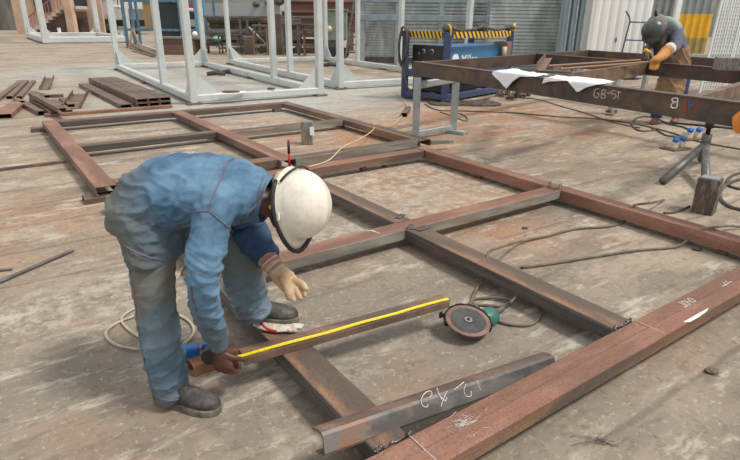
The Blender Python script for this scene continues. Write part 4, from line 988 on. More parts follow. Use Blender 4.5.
for x in (397,440,487): MB().bar((bx(x,YP),YP-.15,.02),(bx(x,YP),YP-.15,3.3),.16,.16,Vector((0,1,0))).build('post', M['galv'], gp_)
for y,hh in ((18,.16),(1,.1)):
    z = px(420,y,YP).z; MB().bar((bx(358,YP),YP-.42,z),(bx(488,YP),YP-.42,z+.0),.08,hh*1.2).build('rail', M['galvblue'], gp_)
MB().box(((bx(362,YP)+bx(487,YP))/2,YP,.14),(bx(487,YP)-bx(362,YP),.3,.2)).build('base', M['cable'], gp_)
YQ = 18.5
sl = thing('decking_stack', 'weathered galvanised decking sheets standing as a slatted wall behind the raised frame', 'decking stack', (bx(525,YQ),YQ,0))
ribbed(bx(489,YQ),bx(561.5,YQ),YQ,.02,3.3,.105,M['galvd'],sl,'sheet',.03)
for x in (500,522,545): MB().bar((bx(x,YQ),YQ+.1,.02),(bx(x,YQ),YQ+.1,3.3),.12,.1,Vector((0,1,0))).build('batten', M['galv'], sl)
YW = 17.
cn = thing('shipping_container', 'white ribbed steel container with bluish grey door posts behind the raised frame', 'container', (bx(610,YW),YW,0))
lean = .0
ribbed(bx(560,YW),bx(590,YW),YW+.1,.02,3.4,.22,M['galvblue'],cn,'door_posts',.09,True)
for x in (567,575,583): MB().tube([(bx(x,YW),YW-.02,.1),(bx(x,YW),YW-.02,3.3)], .03, 8).build('lock_rod', M['galv'], cn)
ribbed(bx(588,YW)+.05,bx(652,YW),YW,.02,3.4,.24,M['white'],cn,'side_panel',.035,True)
MB().box(((bx(592,YW)+bx(652,YW))/2,YW+1.25,1.7),(bx(652,YW)-bx(592,YW),2.2,3.3)).build('body', M['white'], cn)
rs = MB(); c = px(616,40,YW-.05); rs.ball(c,(.03,.006,.07),n=8); rs.build('rust_spot', M['rust'], cn)
YX = 23.
gw = MB(); gwo = ribbed(bx(650,YX),bx(673,YX),YX,.0,4.2,.28,M['greywall'],None,'wall_back',.08,True); tag(gwo, kind='structure')
wpz = tag(MB().box((bx(674.5,22.6),22.6,2.1),(.18,.18,4.2)).build('trim_1', M['white']), kind='structure')
YY = 27.
zy1, zy2 = px(695,14,YY).z, px(695,38,YY).z
ww = bx(760,YY)-bx(673,YY)
for z0_,z1_,m,nm in ((zy1,4.6,'greywall','wall_right'),(zy2,zy1,'yellow','wall_right'),(0,zy2,'olive','wall_right')):
    tag(ribbed(bx(673,YY),bx(715,YY),YY,z0_,z1_,.34,M[m],None,nm,.07,True), kind='structure')
tag(ribbed(bx(715,YY),bx(775,YY),YY,0,4.6,.34,M['white'],None,'wall_right',.07,True), kind='structure')
tag(MB().box((bx(716,24.5),24.5,.22),(4.2,.5,.12)).build('kerb_rail', M['galv']), 'pale grey rail lying on the ground before the yellow wall', 'rail')
tag(MB().box((bx(700,20),20,.18),(2.6,.6,.32)).build('steel_box', M['scale']), 'dark grey steel length on the ground behind the welder', 'steel length')
# leaning grating
gA = at(699,95,.02); gt = thing('steel_grating', 'pale galvanised floor grating leaning at the right edge behind the welder', 'grating', gA)
gx = Vector((.97,.24,0)).normalized(); gy = (px(722,0,gA.y+.75)-gA); gyn = gy.normalized(); GL = gy.length*1.25
def grat(o, w, l, nx, ny, t=.012, name='bars'):
    mb = MB()
    for k in range(1,nx): p_ = o+gx*(w*k/nx); mb.bar(p_, p_+gyn*l, t, .03, gx.cross(gyn))
    for k in range(1,ny): p_ = o+gyn*(l*k/ny); mb.bar(p_, p_+gx*w, t*1.1, .03, gx.cross(gyn))
    mb.build(name, M['paint'], gt)
    for a_,b_ in ((o,o+gyn*l),(o+gx*w,o+gx*w+gyn*l),(o,o+gx*w),(o+gyn*l,o+gyn*l+gx*w)): MB().bar(a_,b_,.05,.05,gx.cross(gyn)).build('frame_bar', M['paint'], gt)
grat(gA+ZD*.03, .62, GL, 9, 30); grat(gA+gx*.68+ZD*.03, .9, GL, 13, 30)
# hand truck
YH = 16.4
ht = thing('hand_truck', 'dark purple hand truck standing against the white container behind the welder', 'hand truck', (bx(635,YH),YH,0))
def hh_(x,y): return px(x,y,YH)
MB().tube([hh_(618,74),hh_(622,52),hh_(630,21),hh_(629,16),hh_(626,11)], .022, 8).build('rail', M['navy'], ht, smooth=True)
MB().tube([hh_(640,74),hh_(643,52),hh_(647,24)], .022, 8).build('rail', M['navy'], ht, smooth=True)
for y in (22,40,58): MB().tube([hh_(629.5-(y-22)*.2,y),hh_(646.5-(y-22)*.12,y+.5)], .018, 8).build('rung', M['navy'], ht, smooth=True)
for k_ in (0,1):
    c = Vector((bx([617,640][k_],YH),YH-.05,.16)); MB().tube([c,c+Vector((.06,0,0))],.15,16).build('wheel', M['rubber'], ht, smooth=True)
MB().box((hh_(629,74).x,YH-.12,.04),(.5,.3,.03)).build('toe_plate', M['navy'], ht)
#PEOPLE_START
# ---------------------------------------------------------------- people
def remeshed(mb, name, m, parent, voxel=.008, smooth_it=6, folds=None, base=None):
    me = bpy.data.meshes.new('tmp'); bmesh.ops.recalc_face_normals(mb.bm, faces=mb.bm.faces[:]); mb.bm.to_mesh(me); mb.bm.free()
    o = bpy.data.objects.new('tmp', me); C.objects.link(o)
    r = o.modifiers.new('r','REMESH'); r.mode = 'VOXEL'; r.voxel_size = voxel
    s = o.modifiers.new('s','SMOOTH'); s.iterations = smooth_it; s.factor = .5
    bpy.context.view_layer.update()
    nm = bpy.data.meshes.new_from_object(o.evaluated_get(bpy.context.evaluated_depsgraph_get()))
    bpy.data.objects.remove(o); nm.name = name
    if folds:
        dv_ = [v.normal*folds(v.co) for v in nm.vertices]
        for v,q in zip(nm.vertices, dv_): v.co += q
    b = Vector(base) if base is not None else root_loc(parent)
    for v in nm.vertices: v.co -= b
    nm.materials.clear(); nm.materials.append(m)
    for p in nm.polygons: p.use_smooth = True
    oo = bpy.data.objects.new(name, nm); C.objects.link(oo)
    if parent: oo.parent = parent
    else: oo.location = b
    return oo
def limb(mb, keys, ref=Vector((0,1,0)), k=5, n=20):
    """keys: (centre, r along ref, r across)"""
    cs = spline([q[0] for q in keys], k); m_ = len(cs); R1 = []; R2 = []
    for i in range(len(keys)-1):
        for j_ in range(k):
            t = j_/k; t = t*t*(3-2*t); R1.append(keys[i][1]*(1-t)+keys[i+1][1]*t); R2.append(keys[i][2]*(1-t)+keys[i+1][2]*t)
    R1.append(keys[-1][1]); R2.append(keys[-1][2]); rings = []
    for i,c in enumerate(cs):
        t = (cs[min(i+1,m_-1)]-cs[max(i-1,0)]).normalized(); e1 = (ref-t*ref.dot(t)).normalized(); rings.append((c,e1,t.cross(e1),R1[i],R2[i]))
    mb.loft(rings, n); return mb
def capsule(mb, pts, rs, n=10):
    mb.tube(spline(pts,3), [rs[min(i//3,len(rs)-1)]*(1-(i%3)/3)+rs[min(i//3+1,len(rs)-1)]*((i%3)/3) for i in range((len(pts)-1)*3+1)], n)
    for p,r in zip(pts,rs): mb.ball(p, r*1.0, n=10)
    return mb
def boot(parent, heel, toe, zsole, m_up, m_sole, name='boot', L_=None, leg=None):
    heel = Vector((heel.x,heel.y,zsole)); toe = Vector((toe.x,toe.y,zsole)); f = (toe-heel); L_ = f.length; f.normalize(); s_ = f.cross(ZD)
    k = L_/.29
    P3 = lambda x,y,z: heel+f*(x*k)+s_*(y*k)+ZD*(z*k)
    mb = MB()
    out = [(.0,.028),(.03,.036),(.08,.034),(.13,.036),(.18,.047),(.23,.050),(.265,.040),(.288,.018),(.292,0)]
    pl = [(x,y) for x,y in out]+[(x,-y*.95) for x,y in out[::-1][1:]]
    pl = [(-.012,.0)]+pl
    sb = MB(); lo = [sb.bm.verts.new(P3(x,y,.0)) for x,y in pl]; hi = [sb.bm.verts.new(P3(x*1.0,y*1.04,.030 if x<.08 or x>.12 else .024)) for x,y in pl]
    n_ = len(pl); sb.bm.faces.new(lo[::-1]); sb.bm.faces.new(hi)
    for i in range(n_): sb.bm.faces.new((lo[i],lo[(i+1)%n_],hi[(i+1)%n_],hi[i]))
    rings = []
    for x,wd,h in ((-.008,.020,.055),(.0,.030,.075),(.03,.037,.095),(.08,.037,.098),(.13,.038,.090),(.17,.044,.078),(.21,.048,.068),(.25,.043,.060),(.275,.030,.048),(.287,.012,.035)):
        rings.append((P3(x,0,.018+h/2*.9), s_, ZD, wd*k, h*.52*k))
    mb.loft(rings, 18)
    limb(mb, [(P3(.035,0,.05),.036*k,.045*k),(P3(.04,0,.10),.038*k,.048*k),(P3(.045,0,.155),.040*k,.050*k)], ref=s_)
    u = remeshed(mb, name, m_up, parent, .005, 4)
    sb.build('sole', m_sole, u, bevel=.004)
    for i in range(4):
        x = .085+.02*i; z = .128-.012*i
        MB().tube([P3(x,-.026,z-.012),P3(x+.005,0,z+.004),P3(x,.026,z-.012)], .0035*k, 6).build('lace', m_sole if i%2 else m_up, u, smooth=True)
    return u
def fist(mb, wrist, fdir, back, side, s=1., curl=1.2, spread=.0, lens=(.9,1.,.95,.78)):
    """fdir: wrist->knuckles, back: back-of-hand normal, side: toward the thumb"""
    Ln = .085*s
    limb(mb, [(wrist-fdir*.02*s,.024*s,.020*s),(wrist+fdir*.02*s,.030*s,.019*s),(wrist+fdir*.06*s,.040*s,.018*s),(wrist+fdir*Ln,.040*s,.014*s)], ref=side, n=16)
    for i in range(4):
        k0 = wrist+fdir*(Ln-.004*abs(i-1)*s)+side*((1.5-i)*.021*s); r = .0098*s*(1 if i<3 else .88)
        d_ = (fdir+side*((1.5-i)*spread)).normalized(); ang = 0; p_ = k0; pts = [k0-d_*.02*s, k0]
        for seg,ln in enumerate((.042,.026,.02)):
            ang += curl*(.55 if seg==0 else .75)
            dd = d_*math.cos(ang)-back*math.sin(ang); p_ = p_+dd*ln*lens[i]*s; pts.append(p_)
        capsule(mb, pts, [r*1.1,r*1.12,r*1.05,r*.98,r*.85])
def hand_thumb(mb, wrist, fdir, back, side, s=1., d1=None, d2=None):
    b_ = wrist+fdir*.025*s+side*.026*s
    p1 = b_+(d1*.036*s); p2 = p1+d2*.030*s; p3 = p2+d2*.022*s
    capsule(mb, [b_-d1*.008*s,p1,p2,p3], [.015*s,.013*s,.0115*s,.0095*s])
def N3(v, s=1., o=0.): return noise.noise(Vector((v.x*s+o, v.y*s+o*1.3, v.z*s-o)))
def ridge(x): return max(0,1-abs(x)*2.6)**2.2

# bending worker --------------------------------------------------
pb = Vector((-.72,2.05,0))
WK = thing('person', 'person in blue denim and a white hard hat bending to hold a tape on steel', 'person', pb)
J = {k:px(*v) for k,v in dict(hipN=(153,215,2.0),kneeN=(154,300,1.95),ankN=(170,388,1.93),hipF=(178,215,2.25),kneeF=(238,258,2.27),ankF=(256,309,2.34)).items()}
# body: one continuous surface
bm_ = MB()
neck0 = px(244,197,2.1); headc = px(277,208,2.08)
Uh = Vector((.82,-.50,.24)).normalized(); Fh = Vector((.02,-.28,-.95)); Fh = (Fh-Uh*Fh.dot(Uh)).normalized(); Rh = Fh.cross(Uh).normalized()
HM = Matrix((Rh,Fh,Uh)).transposed()          # head axes: x right, y face, z crown
hc = px(292.5,207,2.085)
def hp_(x,y,z): return hc+HM@Vector((x,y,z))
limb(bm_, [(px(158,212,2.12),.10,.08),(px(175,195,2.1),.11,.08),(px(210,192,2.1),.14,.08),(px(235,195,2.1),.13,.075),(px(250,197,2.1),.09,.07),(px(262,202,2.09),.058,.058),(hp_(0,-.02,-.06),.056,.060),(hp_(0,-.01,-.02),.06,.065)])
bm_.ball(hp_(0,-.012,.02),(.076,.098,.10),HM,24); bm_.ball(hp_(0,.03,-.045),(.058,.068,.065),HM,20); bm_.ball(hp_(0,.055,-.085),(.030,.030,.022),HM)
bm_.ball(hp_(0,.098,-.03),(.013,.018,.02),HM); bm_.ball(hp_(0,.105,-.040),(.019,.013,.010),HM); bm_.ball(hp_(0,.088,.005),(.05,.012,.010),HM)
bm_.ball(hp_(0,.09,-.064),(.024,.012,.006),HM); bm_.ball(hp_(0,.088,-.074),(.021,.012,.006),HM)
for s_ in (-1,1):
    bm_.ball(hp_(s_*.03,.083,-.012),(.013,.009,.010),HM); bm_.ball(hp_(s_*.076,-.01,-.03),(.008,.020,.032),HM); bm_.ball(hp_(s_*.045,.065,-.035),(.02,.02,.018),HM)
shN = px(214,212,1.90); elN = px(205,278,1.80); wrN = px(219,347,1.955)
shF = px(246,206,2.30); elF = px(252,242,2.27); wrF = px(268,262,2.17)
limb(bm_, [(shN,.045,.045),(elN,.034,.034),(elN.lerp(wrN,.5),.032,.032),(wrN,.026,.028)])
limb(bm_, [(shF,.05,.05),(elF,.043,.043),(wrF,.028,.028),(px(273,268,2.15),.025,.025)])
for a,b,c in (('hipN','kneeN','ankN'),('hipF','kneeF','ankF')): limb(bm_, [(J[a],.05,.05),(J[b],.045,.045),(J[c],.035,.035)])
fd = Vector((.14,-.08,-.98)).normalized(); bk = Vector((-.25,-.85,.30)); bk = (bk-fd*bk.dot(fd)).normalized(); sdh = fd.cross(bk).normalized()
if sdh.x < 0: sdh = -sdh
fist(bm_, wrN+fd*.012, fd, bk, sdh, 1.12, 1.35)
tg = px(234,353,2.0)
hand_thumb(bm_, wrN+fd*.012, fd, bk, sdh, 1.0, (fd*.55+sdh*.7-bk*.3).normalized(), (fd*.5+sdh*.45-bk*.6).normalized())
body = remeshed(bm_, 'body', M['skin'], WK, .0045, 3)
# eyes
for s_ in (-1,1): MB().ball(hp_(s_*.03,.0875,-.011),.0075,n=10).build('eye', M['white'], WK, smooth=True)
eb = MB().ball(hp_(.086,-.005,-.032),.011,n=10).build('ear_plug', M['yellowear'], WK, smooth=True)
# jacket
JKm = denim('faded_denim_jacket', (.055,.125,.215), (.13,.245,.365), (.125,.12,.09), (-1.6,0,-.8), -.46, -.14)
TRm = denim('dirty_denim_trousers', (.09,.15,.205), (.17,.245,.30), (.125,.145,.13), (0,0,1), .52, .80, (.19,.155,.11))
jk = MB(); Y0 = 2.1
limb(jk, [(px(160,258,2.06),.205,.090),(px(158,243,2.07),.215,.104),(px(155,226,2.08),.21,.125),(px(149,208,2.1),.205,.145),(px(166,194,2.1),.205,.150),(px(192,190,2.1),.205,.140),(px(218,190,2.1),.215,.135),(px(238,192,2.1),.21,.125),(px(254,195,2.1),.175,.108),(px(262,198,2.1),.115,.095)], k=5, n=28)
def sleeve(mb, keys): limb(mb, keys, ref=Vector((0,1,0)), k=5, n=20)
shoN = px(216,205,1.93)
sleeve(jk, [(px(222,196,2.0),.10,.09),(shoN,.088,.080),(px(209,236,1.87),.075,.072),(px(204,262,1.82),.068,.066),(px(203,284,1.81),.063,.058),(px(206,306,1.85),.060,.056),(px(213,325,1.90),.056,.052),(px(217,336,1.935),.045,.042)])
sleeve(jk, [(px(236,196,2.2),.10,.09),(px(244,210,2.28),.085,.08),(px(252,236,2.28),.072,.072),(px(262,250,2.23),.060,.058),(px(269,259,2.19),.050,.048)])
def jfold(p):
    f = 0
    # sleeve: rings across the arm; torso: long diagonal folds from hip to armpit
    nearsl = max(0,min(1,(1.97-p.y)/.08))*max(0,min(1,(.83-p.z)/.08))
    q = Vector((p.x*5, p.y*5, p.z*17+p.x*9)); f += nearsl*(.010*ridge(noise.noise(q))+.006*ridge(noise.noise(q*1.9+Vector((4,4,4)))))
    t = Vector((p.x*4+p.z*9, p.y*4, p.z*8-p.x*7)); 
    body_ = 1-nearsl
    hipw = max(0,min(1,(-.55-p.x)/.2))
    f += body_*((.004+.009*hipw)*ridge(noise.noise(t+Vector((7,1,3))))+(.003+.004*hipw)*ridge(noise.noise(t*2.1)))
    f += .0025*noise.noise(p*32)
    return f-.005
jacket = remeshed(jk, 'denim_jacket', JKm, WK, .0075, 5, jfold)
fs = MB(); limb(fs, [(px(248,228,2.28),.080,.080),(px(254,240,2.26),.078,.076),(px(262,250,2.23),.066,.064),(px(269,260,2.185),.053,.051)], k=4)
remeshed(fs, 'shaded_blue_sleeve', M['navysleeve'], jacket, .006, 3, lambda p: .010*ridge(noise.noise(Vector((p.x*9,p.y*9,p.z*16)))))  # separate navy sleeve; its dark tone also holds shade
# cuff, collar, hem as stitched pieces
cu = MB(); cfk = [(px(215.5,331,1.925),.047,.044),(px(217.5,339,1.945),.045,.041),(px(219.5,346,1.96),.042,.038)]
limb(cu, cfk, k=4); remeshed(cu, 'cuff', JKm, jacket, .005, 2, lambda p: .0015*noise.noise(p*60))
cu = MB(); limb(cu, [(px(266,257,2.2),.050,.048),(px(270,262,2.175),.046,.044)], k=4); cu.build('cuff', JKm, jacket, smooth=True)
cu = MB(); limb(cu, [(px(269.5,261.5,2.176),.048,.046),(px(271,263.2,2.17),.047,.045)], k=3); cu.build('red_cuff_trim', M['red'], jacket, smooth=True)
# collar: open band round the neck
cc0, cc1 = px(258,198,2.1), px(270,200,2.1); ct = (cc1-cc0).normalized(); e1 = (Vector((0,1,0))-ct*ct.y).normalized(); e2 = ct.cross(e1)
cm = MB(); n_ = 30
prof_ = [(-.022,.120,.102),(.008,.112,.102),(.038,.100,.098),(.045,.096,.094),(.038,.090,.088),(-.01,.085,.080)]
rg = []
for a_,ra,rb in prof_:
    rg.append([cm.bm.verts.new(cc0+ct*(a_+.018*math.sin(2*math.pi*i/n_*1+1.2))+e1*(ra*math.cos(2*math.pi*i/n_))+e2*(rb*math.sin(2*math.pi*i/n_))) for i in range(n_)])
for i in range(len(rg)-1):
    for k in range(n_): cm.bm.faces.new((rg[i][k],rg[i][(k+1)%n_],rg[i+1][(k+1)%n_],rg[i+1][k]))
co_ = cm.build('collar', JKm, jacket, smooth=True); sm = co_.modifiers.new('t','SOLIDIFY'); sm.thickness = .004; co_.modifiers.new('s','SUBSURF').levels = 1
# seams laid on the cloth surface
M['seam'] = mat('reddish_seam_stitching', (.17,.14,.19), .9, fine=(.25,.22,.27), fscale=200, famt=.5)
def onmesh(o, pts, off=.002, rad=.0017, name='seam', m='seam', par=None, dense=5):
    base = root_loc(o); dg = bpy.context.evaluated_depsgraph_get()
    vs = [v.co+base for v in o.data.vertices]; tree = BVHTree.FromPolygons(vs, [tuple(p.vertices) for p in o.data.polygons])
    out = []
    for q in spline([Vector((a,b,0)) for a,b in pts], dense):
        h,nn,_,_ = tree.ray_cast(Vector((0,0,CH)), ray(q.x,q.y).normalized())
        if h: out.append(h+nn*off)
    if len(out) > 2: return MB().tube(out, rad, 6).build(name, M[m], par or o, smooth=True)
for pts in ([(249,151),(238,156),(226,163),(222,175),(215,190),(210,203),(208,211)],[(188,212),(198,211),(208,211),(216,217),(224,224),(232,231),(238,238)],[(263,176),(259,188),(256,203),(250,210),(243,219),(237,229)],[(190,284),(192,298),(196,312),(202,324)]):
    for dx in (0,1.1): onmesh(jacket, [(x+dx,y+dx*.5) for x,y in pts])
onmesh(jacket, [(118,238),(127,247),(140,254),(152,258),(166,261),(178,260)], .0, .003, 'hem', 'seam')
# trousers
tr_ = MB()
limb(tr_, [(px(152,228,2.03),.105,.10),(px(152,252,2.0),.095,.092),(px(153,280,1.96),.096,.088),(px(156,305,1.95),.088,.080),(px(160,335,1.945),.086,.080),(px(166,365,1.94),.086,.078),(px(171,386,1.935),.080,.066),(px(173,394,1.935),.076,.062)], k=5)
limb(tr_, [(px(178,215,2.2),.12,.11),(px(210,236,2.26),.115,.11),(px(238,258,2.28),.105,.100),(px(244,280,2.30),.102,.094),(px(251,300,2.33),.098,.086),(px(256,313,2.34),.094,.080)], k=5)
tr_.ball(px(158,222,2.12),(.12,.16,.11))
def tfold(p):
    q = Vector((p.x*7+p.z*4, p.y*5, p.z*13-p.x*6)); lo_ = max(.35,min(1,(.62-p.z)/.3))
    return .012*lo_*ridge(noise.noise(q))+.007*lo_*ridge(noise.noise(q*2+Vector((3,1,2))))+.003*noise.noise(p*26)-.005
trs = remeshed(tr_, 'denim_trousers', TRm, WK, .0075, 5, tfold)
onmesh(trs, [(125,250),(131,275),(135,300),(138,325),(142,350),(148,375),(153,392)], .001, .0022)
onmesh(trs, [(222,300),(230,312),(238,319),(252,318),(266,311)], .001, .0025, 'hem')
onmesh(trs, [(155,394),(165,400),(178,399),(188,389)], .001, .0025, 'hem')
# boots
boot(WK, at(158,401), at(221,413), .001, M['leather'], M['sole'])
hb = at(238,321,.145); tbp = at(299,323,.145); boot(WK, hb, tbp, .155, M['leather'], M['sole'])
# hard hat
hh = MB(); n_ = 40; rings = []
A1,B1,C1_ = .112,.140,.150
for i in range(13):
    th = math.pi/2*i/12
    r_ = math.cos(th); z_ = math.sin(th)
    rings.append((r_,z_))
rw = []
for r_,z_ in rings[:-1]:
    row = []
    for k in range(n_):
        a = 2*math.pi*k/n_; rid = .006*max(0,1-abs(math.sin(a)*0+math.cos(a)*r_*6))*(1 if z_>.25 else 0)
        row.append(hh.bm.verts.new(hp_(A1*r_*math.cos(a), -.008+B1*r_*math.sin(a), .026+C1_*z_**.92+rid)))
    rw.append(row)
topv = hh.bm.verts.new(hp_(0,-.008,.026+C1_+.006))
for i in range(len(rw)-1):
    for k in range(n_): hh.bm.faces.new((rw[i][k],rw[i][(k+1)%n_],rw[i+1][(k+1)%n_],rw[i+1][k]))
for k in range(n_): hh.bm.faces.new((rw[-1][k],rw[-1][(k+1)%n_],topv))
# brim flaring out, longer over the face
prev = rw[0]
for f_,dz in ((1.05,-.008),(1.10,-.014)):
    row = []
    for k in range(n_):
        a = 2*math.pi*k/n_; fr = max(0,math.sin(a))**3; e_ = f_+(.20*fr if f_>1.06 else .1*fr)
        row.append(hh.bm.verts.new(hp_(A1*(f_+.02*fr)*math.cos(a), -.008+B1*e_*math.sin(a), .026+dz-(.006*fr))))
    for k in range(n_): hh.bm.faces.new((prev[k],prev[(k+1)%n_],row[(k+1)%n_],row[k]))
    prev = row
hat = hh.build('hard_hat', M['helmet'], WK, smooth=True); q = hat.modifiers.new('t','SOLIDIFY'); q.thickness = .0035; q.offset = -1; 
# shield bracket: black band round the front of the brim, and strap over the back
bb = MB(); pts = []
for k in range(25):
    a = math.radians(-38+256*k/24); fr = max(0,math.sin(a))**3
    pts.append(hp_(A1*(1.14+.03*fr)*math.cos(a), -.008+B1*(1.13+.21*fr)*math.sin(a), .015-.004*fr))
for i in range(len(pts)-1):
    pass
bb.tube(pts, [.009]*len(pts), 8); bb.build('black_bracket_band', M['black'], hat, smooth=True)
mb = MB(); pts = []
for k in range(15):
    a = math.radians(180+ -38 -0) 
    t = k/14; ang = math.radians(-38-104*t)
    pts.append(hp_(A1*1.05*math.cos(ang), -.008+B1*1.05*math.sin(ang), .030+.035*math.sin(math.pi*t)))
mb.tube(pts, .005, 7); mb.build('rear_strap', M['black'], hat, smooth=True)
for s_ in (1,-1): MB().box(hp_(s_*A1*1.04,.035,.025),(.008,.03,.02),R=HM).build('bracket_clip', M['helmet'], hat, bevel=.003)
MB().tube([hp_(.07,-.10,-.02),hp_(.03,-.135,-.03),hp_(-.03,-.135,-.03),hp_(-.07,-.10,-.02)], .012, 8).build('headband', M['tanglove'], hat, smooth=True)
# gloved hand
gv = MB(); wg = px(272,266,2.155); kn_ = px(287,281,2.12)
gf = (px(297,292,2.10)-px(272,266,2.155)).normalized(); gbk = Vector((.30,-.75,.55)); gbk = (gbk-gf*gbk.dot(gf)).normalized(); gsd = gf.cross(gbk).normalized()
if gsd.x > 0: gsd = -gsd     # thumb side, lower left
cuffk = [(px(266,258,2.18),.044,.040),(px(271,264,2.16),.042,.036),(px(277,270,2.145),.038,.030),(px(281,274,2.135),.038,.028)]
limb(gv, cuffk+[(px(287,280,2.125),.046,.026)], ref=gsd)
wr_ = px(275,269,2.15)
limb(gv, [(wr_,.036,.026),(wr_+gf*.04,.044,.026),(wr_+gf*.085,.046,.022),(wr_+gf*.105,.042,.018)], ref=gsd)
tips = [((301,283,2.10),(306,289,2.08)),((296,290,2.09),(300,298,2.07)),((291,291,2.09),(294,300,2.07))]
for i,(a_,b_) in enumerate(tips):
    k0 = wr_+gf*.085+gsd*((-1.2+i)*-.0)+(px(*a_)-px(296,288,2.09))*.55
    capsule(gv, [wr_+gf*.05, k0, px(*a_), px(*b_)], [.016,.016,.0155,.0125])
capsule(gv, [wr_+gf*.07, px(299,287,2.11), px(304,295,2.10)], [.014,.014,.012])
tb0 = px(283,279,2.10)
capsule(gv, [tb0, px(287,287,2.08), px(288.5,294,2.07), px(289,298,2.07)], [.020,.019,.017,.0135])
gvo = remeshed(gv, 'work_glove', M['tanglove'], WK, .0042, 3, lambda p: .0018*noise.noise(p*70))
M['stripecuff'] = mat('striped_cotton_cuff', (.52,.44,.38), .9); M['redstripe'] = mat('faded_red_stripe', (.42,.22,.17), .9)
for i in range(6):
    t = i/6; a = px(267.5,259.5,2.175).lerp(px(279,272,2.14), t); b = px(267.5,259.5,2.175).lerp(px(279,272,2.14), t+.1)
    sm_ = MB(); limb(sm_, [(a,.0465-.006*t,.0425-.009*t),(b,.046-.006*t,.042-.009*t)], ref=gsd, k=2); sm_.build('cuff_stripe', M['stripecuff'] if i%2 else M['redstripe'], gvo, smooth=True)
# tape case in the hand, glove under the boot, blue box behind

o_ = MB().tube([px(210,356,1.985)+Vector((0,-.012,0)), px(210,356,1.985)+Vector((.0,.03,0))], .036, 20)
oo = o_.build('tape_case', M['black'], tp, smooth=True, angle=.6)
bbx = at(192,357,.04); oo = MB().box(bbx+ZD*.02,(.075,.06,.085),.3).build('blue_case', M['bluep'], bevel=.01); tag(oo, 'small bright blue plastic case standing behind the bare hand', 'case')
oo = MB().box(at(207,346,.06),(.05,.04,.04),.3).build('blue_case', M['bluep'], bevel=.008); tag(oo, 'little blue piece beside the wrist, right of the larger blue case', 'case')
ug = MB(); z_ = T+.004
gpts = [(262,321),(270,326),(282,330),(292,328),(300,327)]
limb(ug, [(at(259,321,z_+.012),.045,.010),(at(268,325,z_+.012),.048,.012),(at(280,327,z_+.012),.045,.012),(at(289,327,z_+.012),.038,.010)], ref=ZD.cross(Vector((1,-.3,0))).normalized())
for a_,b_ in (((286,330),(296,331)),((287,327),(301,328)),((288,325),(303,325.5))): capsule(ug, [at(*a_,z_+.01),at((a_[0]+b_[0])/2,(a_[1]+b_[1])/2,z_+.012),at(*b_,z_+.01)], [.011,.011,.009])
ugo = remeshed(ug, 'glove', M['knit'], None, .004, 3, lambda p: .002*noise.noise(p*60), base=at(280,327,T)); tag(ugo, 'white knitted glove with red cuff squashed under the far boot', 'glove')
rc = MB().tube(spline([at(259,320,z_+.018),at(262,325,z_+.018),at(268,329.5,z_+.014),at(277,331.5,z_+.01)],5), .008, 8).build('red_cuff_trim', M['red'], ugo, smooth=True)

# welder ----------------------------------------------------------
YWD = 9.0
WD = thing('person', 'person in a dark welding helmet and orange gloves leaning over the raised steel frame', 'person', (4.75,9.0,0))
def w_(x,y,Y=YWD): return px(x,y,Y)
fl, fr_ = at(655,124), at(675,124)
bm2 = MB()
limb(bm2, [(w_(677,66),.13,.10),(w_(676,50),.14,.11),(w_(672,38,8.95),.14,.10),(w_(664,31,8.9),.07,.07),(w_(657,33,8.85),.07,.075)])
hW = w_(655,30,8.8); UW = Vector((-.25,-.25,.9)).normalized(); FW = Vector((-.55,-.45,-.75)); FW = (FW-UW*FW.dot(UW)).normalized(); RW = FW.cross(UW); HW = Matrix((RW,FW,UW)).transposed()
def hw(x,y,z): return hW+HW@Vector((x,y,z))
bm2.ball(hw(0,0,.02),(.076,.098,.115),HW,20); bm2.ball(hw(0,.03,-.05),(.055,.06,.06),HW); bm2.ball(hw(0,.1,-.02),(.013,.02,.02),HW)
shR = w_(676,34,8.75); elR = w_(675,47,8.55); wrR = w_(664,55,8.4)
shL = w_(662,36,9.05); elL = w_(650,48,8.9); wrL = w_(647,60,8.6)
limb(bm2, [(shR,.04,.04),(elR,.035,.035),(wrR,.03,.03)]); limb(bm2, [(shL,.04,.04),(elL,.035,.035),(wrL,.03,.03)])
hpx = w_(677,68)
for f_,dx in ((fl,-.11),(fr_,.11)):
    a_ = Vector((f_.x+.03,f_.y+.08,.12)); limb(bm2, [(hpx+Vector((dx,0,0)),.085,.085),(hpx.lerp(a_,.5)+Vector((dx*.5,-.03,0)),.06,.06),(a_,.045,.045)])
gw1 = (w_(655,66,8.35)-wrR).normalized(); gbw = Vector((.1,-.6,.8)); gbw = (gbw-gw1*gbw.dot(gw1)).normalized(); gsw = gw1.cross(gbw)
remeshed(bm2, 'body', M['skin'], WD, .01, 2)
tw = MB()
for f_,dx in ((fl,-.11),(fr_,.11)):
    a_ = Vector((f_.x+.03,f_.y+.08,.10)); limb(tw, [(hpx+Vector((dx,0,0)),.12,.12),(hpx.lerp(a_,.5)+Vector((dx*.5,-.03,0)),.105,.10),(a_,.085,.085)])
remeshed(tw, 'jeans', M['jean'], WD, .012, 3, lambda p: .008*ridge(noise.noise(Vector((p.x*6,p.y*6,p.z*14)))))
sh_ = MB()
limb(sh_, [(w_(678,60),.15,.14),(w_(677,48),.16,.145),(w_(674,37,8.95),.19,.135),(w_(667,31,8.9),.14,.11),(w_(660,32,8.86),.09,.09)], ref=Vector((.3,.9,0)))
limb(sh_, [(w_(676,30,8.85),.10,.10),(w_(677,38,8.7),.095,.09),(w_(675,46,8.6),.085,.08),(w_(669,50,8.48),.07,.07)], ref=Vector((0,1,0)))
limb(sh_, [(w_(662,34,9.),.08,.08),(elL,.075,.075),(w_(648,54,8.75),.065,.065)], ref=Vector((0,1,0)))
